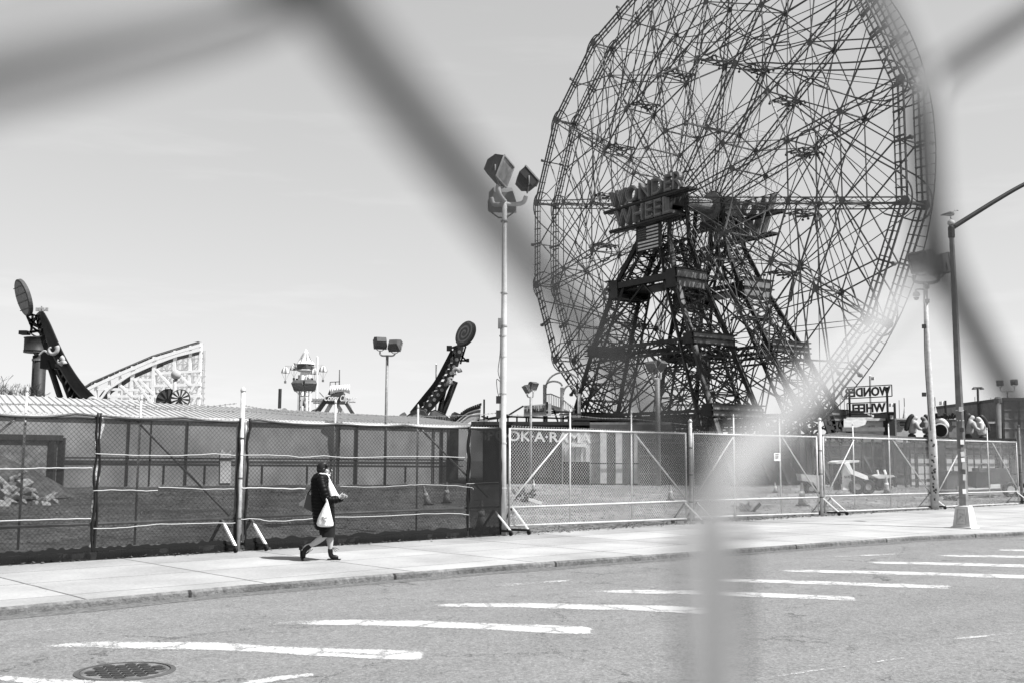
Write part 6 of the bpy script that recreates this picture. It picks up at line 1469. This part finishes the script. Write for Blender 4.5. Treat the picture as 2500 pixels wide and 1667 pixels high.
mb = MB(); mb.tube(spline([l_(2390, 1150), l_(2392, 1134), l_(2410, 1133), l_(2412, 1150)]), .05, 6); mb.bar(l_(2384, 1190), l_(2382, 1200), .1); mb.bar(l_(2405, 1190), l_(2405, 1200), .1); mb.build('handle', M['dgrey'], dmx)
MB().box(l_(2420, 1170, 2.5), (1.5, 1., 1.2)).build('rear_block', M['dgrey'], dmx)
dc = G(2335, 1195, 0); th = thing('storage_crate', (dc.x, dc.y, 0), 'dark crate left of the trailer, behind the fence', 'crate'); Yl = dc.y
MB().prism([V((l_(2312, 1190).x, Yl, 0)), V((l_(2355, 1190).x, Yl, 0)), l_(2355, 1152), l_(2312, 1150)], (0, 1.2, 0)).build('box', M['dgrey'], th); MB().bar(l_(2310, 1150), l_(2357, 1151), .1, .1).build('lid', M['dark'], th)
# junk by the fence
for px, py, s, lb in ((1282, 1222, .5, 'small dark heap of scrap in the lot right of the floodlight pole'), (1818, 1262-12, .38, 'wire basket lying behind the fence near the notice'), (2320, 1222, .3, 'dark scrap heap behind the fence right of the camera pole')):
    g = G(px, py, 0); mb = MB(); rr = random.Random(px)
    for _ in range(26): p = g+V((rr.gauss(0, .3), rr.gauss(0, .2), rr.random()*.45))*s*1.4; mb.bar(p, p+V((rr.uniform(-1, 1), rr.uniform(-1, 1), rr.uniform(-.3, .8)))*s*.7, .05*rr.uniform(.5, 2))
    tag(mb.build('scrap_heap', M['dark']), lb, 'scrap', 'scrap heaps in the lot')
g = G(1300, 1226, .1); tag(MB().box(g+V((.1, 0, .05)), (.5, .3, .10), Matrix.Rotation(.3, 3, 'Y')).build('white_bag', M['offwhite']), 'crumpled white bag beside the scrap heap', 'litter')
#@@PERSON
# ============================================================ THE WALKING WOMAN
YPn = 17.02
def q_(zx, zy, dy=0.): 
    p = at(700+zx/5.225, 1100+zy/5.225, YPn); return V((p.x, p.y+dy, p.z))
pc_ = V((q_(470, 1390).x, YPn, 0)); wo_ = thing('person', pc_, 'woman in a long black quilted coat, white scarf and sunglasses, walking right', 'person')
hd = V((q_(470, 215).x, YPn, q_(470, 215).z))
Bn = []; Be = []
def nd_(p, r, r2=None, par=None):
    Bn.append((p, r, r2 or r)); 
    if par is not None: Be.append((par, len(Bn)-1))
    return len(Bn)-1
pel = nd_(q_(490, 880), .13, .15); bel = nd_(q_(480, 720), .10, .12, pel); che = nd_(q_(460, 500), .09, .11, bel); nk_ = nd_(q_(455, 335), .06, .06, che); hb_ = nd_(q_(478, 272), .052, .052, nk_)
sk_ = nd_(q_(494, 215), .084, .074, hb_)
jw = nd_(q_(532, 268), .044, .046, hb_)
for sy, kn, an, hl, to, dk in ((-1, (500, 1075), (330, 1195), (215, 1215), (228, 1375), -.09), (1, (538, 1075), (548, 1235), (530, 1355), (655, 1375), .07)):
    h_n = nd_(q_(495, 930, dk), .09, .095, pel); k1 = nd_(q_(*kn, dk), .060, .062, h_n)
    c1 = nd_(q_(kn[0]*.62+an[0]*.38, kn[1]*.62+an[1]*.38, dk), .062, .06, k1); a1 = nd_(q_(*an, dk), .040, .042, c1); h2_ = nd_(q_(hl[0]*.6+an[0]*.4, hl[1]*.6+an[1]*.4, dk), .030, .03, a1); nd_(q_(hl[0]*.8+to[0]*.2, hl[1]*.8+to[1]*.2-6, dk), .018, .022, h2_)
for sy in (-1, 1):
    s1 = nd_(q_(455, 395, .15*sy), .032, .032, che); e1 = nd_(q_(532, 598, .235*sy), .030, .030, s1)
    w1 = nd_(q_(672, 602 if sy < 0 else 612, .155*sy), .022, .024, e1); hn = nd_(q_(702, 570 if sy < 0 else 590, .13*sy), .020, .036, w1)
    o_ = 0 if sy < 0 else 18
    for f, (dx, dz, dy, L) in enumerate(((40, -28, -.030, 1), (50, -20, -.012, 1), (52, -10, .006, 1), (44, 0, .022, .9))):
        m1 = nd_(q_(702+dx*.55, 568+dz*.7+o_, .13*sy+dy), .0088, .0088, hn); m2 = nd_(q_(702+dx*.9, 568+dz*1.1+6+o_, .13*sy+dy), .008, .008, m1); nd_(q_(702+dx*1.1, 568+dz*1.1+14+o_, .13*sy+dy), .007, .007, m2)
    t1_ = nd_(q_(708, 548+o_, .13*sy-.03*sy), .010, .010, hn); nd_(q_(728, 528+o_, .13*sy-.03*sy), .008, .008, t1_)
skin('body', Bn, Be, M['skin'], wo_, 2)
def ell(c, r, rot=None, nu=16, nv=10, f=None):
    mb = MB(); vs = []; 
    for j in range(nv+1):
        for i in range(nu):
            t_ = math.pi*j/nv; a = 2*math.pi*i/nu; d = V((math.sin(t_)*math.cos(a), math.sin(t_)*math.sin(a), math.cos(t_))); k = f(d) if f else 1
            v_ = V((d.x*r[0]*k, d.y*r[1]*k, d.z*r[2]*k)); vs.append(V(c)+(rot @ v_ if rot else v_))
    mb.add(vs, [(j*nu+i, j*nu+(i+1) % nu, (j+1)*nu+(i+1) % nu, (j+1)*nu+i) for j in range(nv) for i in range(nu)]); return mb
# face details
mb = MB(); mb.tube([q_(562, 232), q_(576, 250), q_(564, 258)], [.010, .014, .008], 8); mb.build('nose', M['skin'], wo_, True)
ell(q_(553, 282), (.016, .024, .018)).build('chin', M['skin'], wo_, True)
ell(q_(562, 270), (.008, .022, .007)).build('lips', M['mgrey'], wo_, True)
ell(q_(518, 250, -.078), (.018, .010, .028)).build('ear', M['skin'], wo_, True)
hr = ell(q_(468, 208), (.104, .100, .098), f=lambda d: (1.03+.03*math.sin(d.y*30)) if d.x < .2 or d.z > .45 else .70); hr.build('hair', M['hair'], wo_, True)
hb2 = ell(q_(450, 240), (.088, .098, .070)).build('hair', M['hair'], wo_, True); hb2.name = 'hair_nape'
ell(q_(520, 182), (.034, .074, .030)).build('fringe', M['hair'], wo_, True)
sg_ = MB()
for sy in (-1, 1): sg_.lathe(q_(566, 243, .032*sy), [(.001, 0), (.024, 0), (.024, .010), (.001, .012)], 12, (1, sy*-.25, 0)); sg_.bar(q_(566, 238, .055*sy), q_(515, 236, .080*sy), .008)
sg_.bar(q_(568, 238, -.02), q_(568, 238, .02), .006); sg_.build('sunglasses', M['black'], wo_)
# coat: quilted loft
prof_ = [(283, 452, .085, .10), (300, 444, .115, .15), (330, 440, .135, .195), (370, 440, .155, .215), (430, 446, .165, .225), (520, 452, .165, .225), (600, 456, .168, .228), (700, 462, .170, .235), (800, 470, .168, .24), (900, 476, .163, .24), (960, 484, .155, .23), (1000, 488, .140, .215)]
def lerpp(zy):
    for a, b_ in zip(prof_, prof_[1:]):
        if zy <= b_[0]: t_ = (zy-a[0])/(b_[0]-a[0]); return [a[k]+(b_[k]-a[k])*t_ for k in range(1, 4)]
    return prof_[-1][1:]
mb = MB(); NZ = 96; NA = 40; vs = []
for j in range(NZ+1):
    zy = 283+(1000-283)*j/NZ; cx, rx, ry = lerpp(zy); rx *= 1.07; q2 = abs(math.sin((zy-283)/42*math.pi))**.6; 
    for i in range(NA):
        a = 2*math.pi*i/NA; w_1 = 1-.055*(1-q2)+.012*noise.noise(V((a*2, zy*.03, 1))); c = q_(cx, zy+4*math.sin(a*3), 0); vs.append(c+V((rx*math.cos(a)*w_1, ry*math.sin(a)*w_1, 0)))
mb.add(vs, [(j*NA+i, j*NA+(i+1) % NA, (j+1)*NA+(i+1) % NA, (j+1)*NA+i) for j in range(NZ) for i in range(NA)]+[tuple(range(NA)), tuple(range((NZ+1)*NA-1, NZ*NA-1, -1))])
coat = mb.build('coat', M['coat'], wo_, True)
def sleeve(sy):
    pts = spline([q_(452, 350, .13*sy), q_(468, 400, .19*sy), q_(505, 500, .235*sy), q_(535, 592, .235*sy), q_(585, 618, .215*sy), q_(640, 616, .18*sy), q_(676, 606, .155*sy)], 12)
    rs = []
    L = 0
    for i, p in enumerate(pts):
        if i: L += (p-pts[i-1]).length
        f = i/(len(pts)-1); r_ = (.088-.030*f)*(1-.14*(1-abs(math.sin(L/.055*math.pi))**.6)); rs.append(r_)
    return MB().tube(pts, rs, 16).build('sleeve', M['coat'], coat, True)
sleeve(-1); sleeve(1)
skin('hood', [(q_(440, 310, -.13), .04, .04), (q_(395, 315, -.09), .05, .055), (q_(368, 335, 0), .052, .07), (q_(395, 315, .09), .05, .055), (q_(440, 310, .13), .04, .04), (q_(362, 385, 0), .040, .06)], [(0, 1), (1, 2), (2, 3), (3, 4), (2, 5)], M['coat'], coat)
mb = MB(); vs = []
for j in range(13):
    zy = 930+165*j/12+0; f = j/12
    for i in range(28):
        a = 2*math.pi*i/28; c = q_(508+10*f, zy+(8*math.sin(a*2+1) if j == 12 else 0), -.01); vs.append(c+V(((.135-.02*f)*math.cos(a)*(1+.04*math.sin(a*5)), (.175-.02*f)*math.sin(a)*(1+.05*math.sin(a*6)), 0)))
mb.add(vs, [(j*28+i, j*28+(i+1) % 28, (j+1)*28+(i+1) % 28, (j+1)*28+i) for j in range(12) for i in range(28)]+[tuple(range(28)), tuple(range(13*28-1, 12*28-1, -1))]); mb.build('skirt', M['cloth'], wo_, True)
# scarf: collar roll and hanging end with fringe
mb = MB(); mb.tube([q_(476, 300)+V((.080*math.cos(a), .090*math.sin(a), .012*math.cos(a)*-1)) for a in [2*math.pi*i/20 for i in range(21)]], .024, 10); sc_f = mb.build('scarf', M['scarf'], wo_, True)
mb = MB(); vs = []; NJ, NI = 24, 12
for j in range(NJ+1):
    f = j/NJ; zx = 512+150*f**1.15; zy = 318+248*f; wd = (.045+.055*f)
    for i in range(NI+1):
        g = i/NI*2-1; nrm_ = .010*math.sin(g*7+f*4)
        vs.append(q_(zx, zy, 0)+V((.028*abs(g)*-1.0+nrm_+(.02 if f > .3 else 0)-.05*f*max(0, -g*0), (g*wd*1.3)-.05*f, -.02*abs(g))))
mb.add(vs, [(j*(NI+1)+i, j*(NI+1)+i+1, (j+1)*(NI+1)+i+1, (j+1)*(NI+1)+i) for j in range(NJ) for i in range(NI)])
mb.build('hanging_end', M['scarf'], sc_f, True)
mb = MB(); mb.tube(spline([q_(520, 325, -.05), q_(560, 420, -.09), q_(590, 500, -.15), q_(615, 575, -.17)]), [.03+.0018*i for i in range(19)], 10)
for i in range(14): x = 570+i*7.6; mb.tube([q_(x, 560+6*math.sin(i*2), -.17+.006*(i % 3)), q_(x+random.uniform(-4, 4), 590+8*math.sin(i*1.7), -.17)], [.010, .005], 5)
mb.build('fringed_side', M['scarf'], sc_f, True)
# boots
for nm_, pts, tz, dk in (('boot', [(338, 1180), (300, 1215), (262, 1245), (230, 1290), (222, 1340), (226, 1382)], None, -.09), ('boot', [(545, 1222), (548, 1290), (552, 1345)], 1, .07)):
    if tz: 
        b = skin(nm_, [(q_(542, 1228, dk), .044, .045), (q_(548, 1290, dk), .045, .045), (q_(552, 1348, dk), .048, .045), (q_(600, 1362, dk), .040, .045), (q_(655, 1370, dk), .028, .042)], [(0, 1), (1, 2), (2, 3), (3, 4)], M['boot'], wo_)
        MB().prism([q_(512, 1378, dk-.042), q_(512, 1391, dk-.042), q_(678, 1391, dk-.042), q_(682, 1380, dk-.042)], (0, .084, 0)).build('sole', M['boot'], b)
    else:
        b = skin(nm_, [(q_(335, 1188, dk), .044, .045), (q_(275, 1225, dk), .050, .046), (q_(238, 1262, dk), .048, .045), (q_(222, 1320, dk), .036, .045), (q_(228, 1368, dk), .026, .040)], [(0, 1), (1, 2), (2, 3), (3, 4)], M['boot'], wo_)
        MB().prism([q_(178, 1205, dk-.04), q_(212, 1205, dk-.04), q_(214, 1240, dk-.04), q_(200, 1260, dk-.04), q_(206, 1330, dk-.04), q_(232, 1392, dk-.04), q_(212, 1398, dk-.04), q_(190, 1330, dk-.04), q_(190, 1255, dk-.04), q_(176, 1250, dk-.04)], (0, .08, 0)).build('sole', M['boot'], b)
    mb = MB()
    for e in ((40, 40), (55, 25), (30, 55)):
        x0, y0 = (575, 1235) if tz else (262, 1310); sg2 = 1
        mb.tube(spline([q_(x0, y0, dk-.04), q_(x0+e[0], y0+(e[1]-20 if tz else -40), dk-.05), q_(x0+e[0]*1.7, y0+(e[1] if tz else -70), dk-.05)]), .004, 4)
    mb.build('laces', M['boot'], b)
# carrier bag hanging from the arm, tote bag behind
mb = MB(); P = [(555, 606, .006, .012), (556, 640, .016, .016), (548, 690, .040, .030), (540, 760, .075, .05), (532, 850, .115, .07), (528, 915, .128, .075), (530, 940, .120, .07), (530, 952, .08, .05)]
vs = []; NA = 30
for zy_i in range(40):
    t_ = zy_i/39*(len(P)-1); k = min(int(t_), len(P)-2); g = t_-k; cx, zy, rx, ry = [P[k][m_]+(P[k+1][m_]-P[k][m_])*g for m_ in range(4)]
    for i in range(NA): a = 2*math.pi*i/NA; w_1 = 1+.07*noise.noise(V((math.cos(a)*2.2, math.sin(a)*2.2, zy*.012)))+.05*math.sin(a*7+zy*.02); vs.append(q_(cx, zy, -.29)+V((rx*math.cos(a)*w_1, ry*math.sin(a)*w_1, 0)))
mb.add(vs, [(j*NA+i, j*NA+(i+1) % NA, (j+1)*NA+(i+1) % NA, (j+1)*NA+i) for j in range(39) for i in range(NA)]+[tuple(range(40*NA-1, 39*NA-1, -1))])
bg_ = thing('carrier_bag', q_(530, 952, -.29), 'full white plastic carrier bag hanging from the arm of the woman', 'bag'); mb.build('bag', M['plastic'], bg_, True)
mb = MB(); mb.tube(spline([q_(548, 655, -.275), q_(546, 600, -.30), q_(556, 575, -.27), q_(566, 600, -.24), q_(562, 655, -.28)]), .008, 6); mb.build('handle', M['plastic'], bg_, True)
mb = MB(); rr = random.Random(9)
for i in range(16): x = rr.uniform(490, 560); y = rr.uniform(830, 920); a = q_(x, y, -.372+abs(x-528)*.0006); mb.bar(a, a+V((rr.uniform(.01, .03), 0, rr.uniform(-.006, .012))), .008, .006)
mb.build('faded_print', M['mgrey'], bg_)
tb = thing('tote_bag', q_(260, 760, .02), 'grey shoulder bag with pale edge swinging behind the woman', 'bag')
MB().prism([q_(*p, -.05) for p in ((262, 545), (345, 590), (345, 785), (212, 708))], (0, .12, 0)).build('body', M['bag'], tb)
mb = MB(); mb.prism([q_(*p, -.055) for p in ((256, 545), (266, 548), (224, 712), (210, 706))], (0, .13, 0)); mb.prism([q_(*p, -.03) for p in ((240, 600), (222, 695), (162, 695), (168, 660), (190, 640))], (0, .06, 0)); mb.build('pale_edge', M['lgrey'], tb)
MB().tube(spline([q_(268, 548, 0), q_(300, 500, -.02), q_(345, 430, -.03), q_(400, 345, -.12), q_(440, 325, -.15)]), .010, 6).build('strap', M['black'], tb, True)
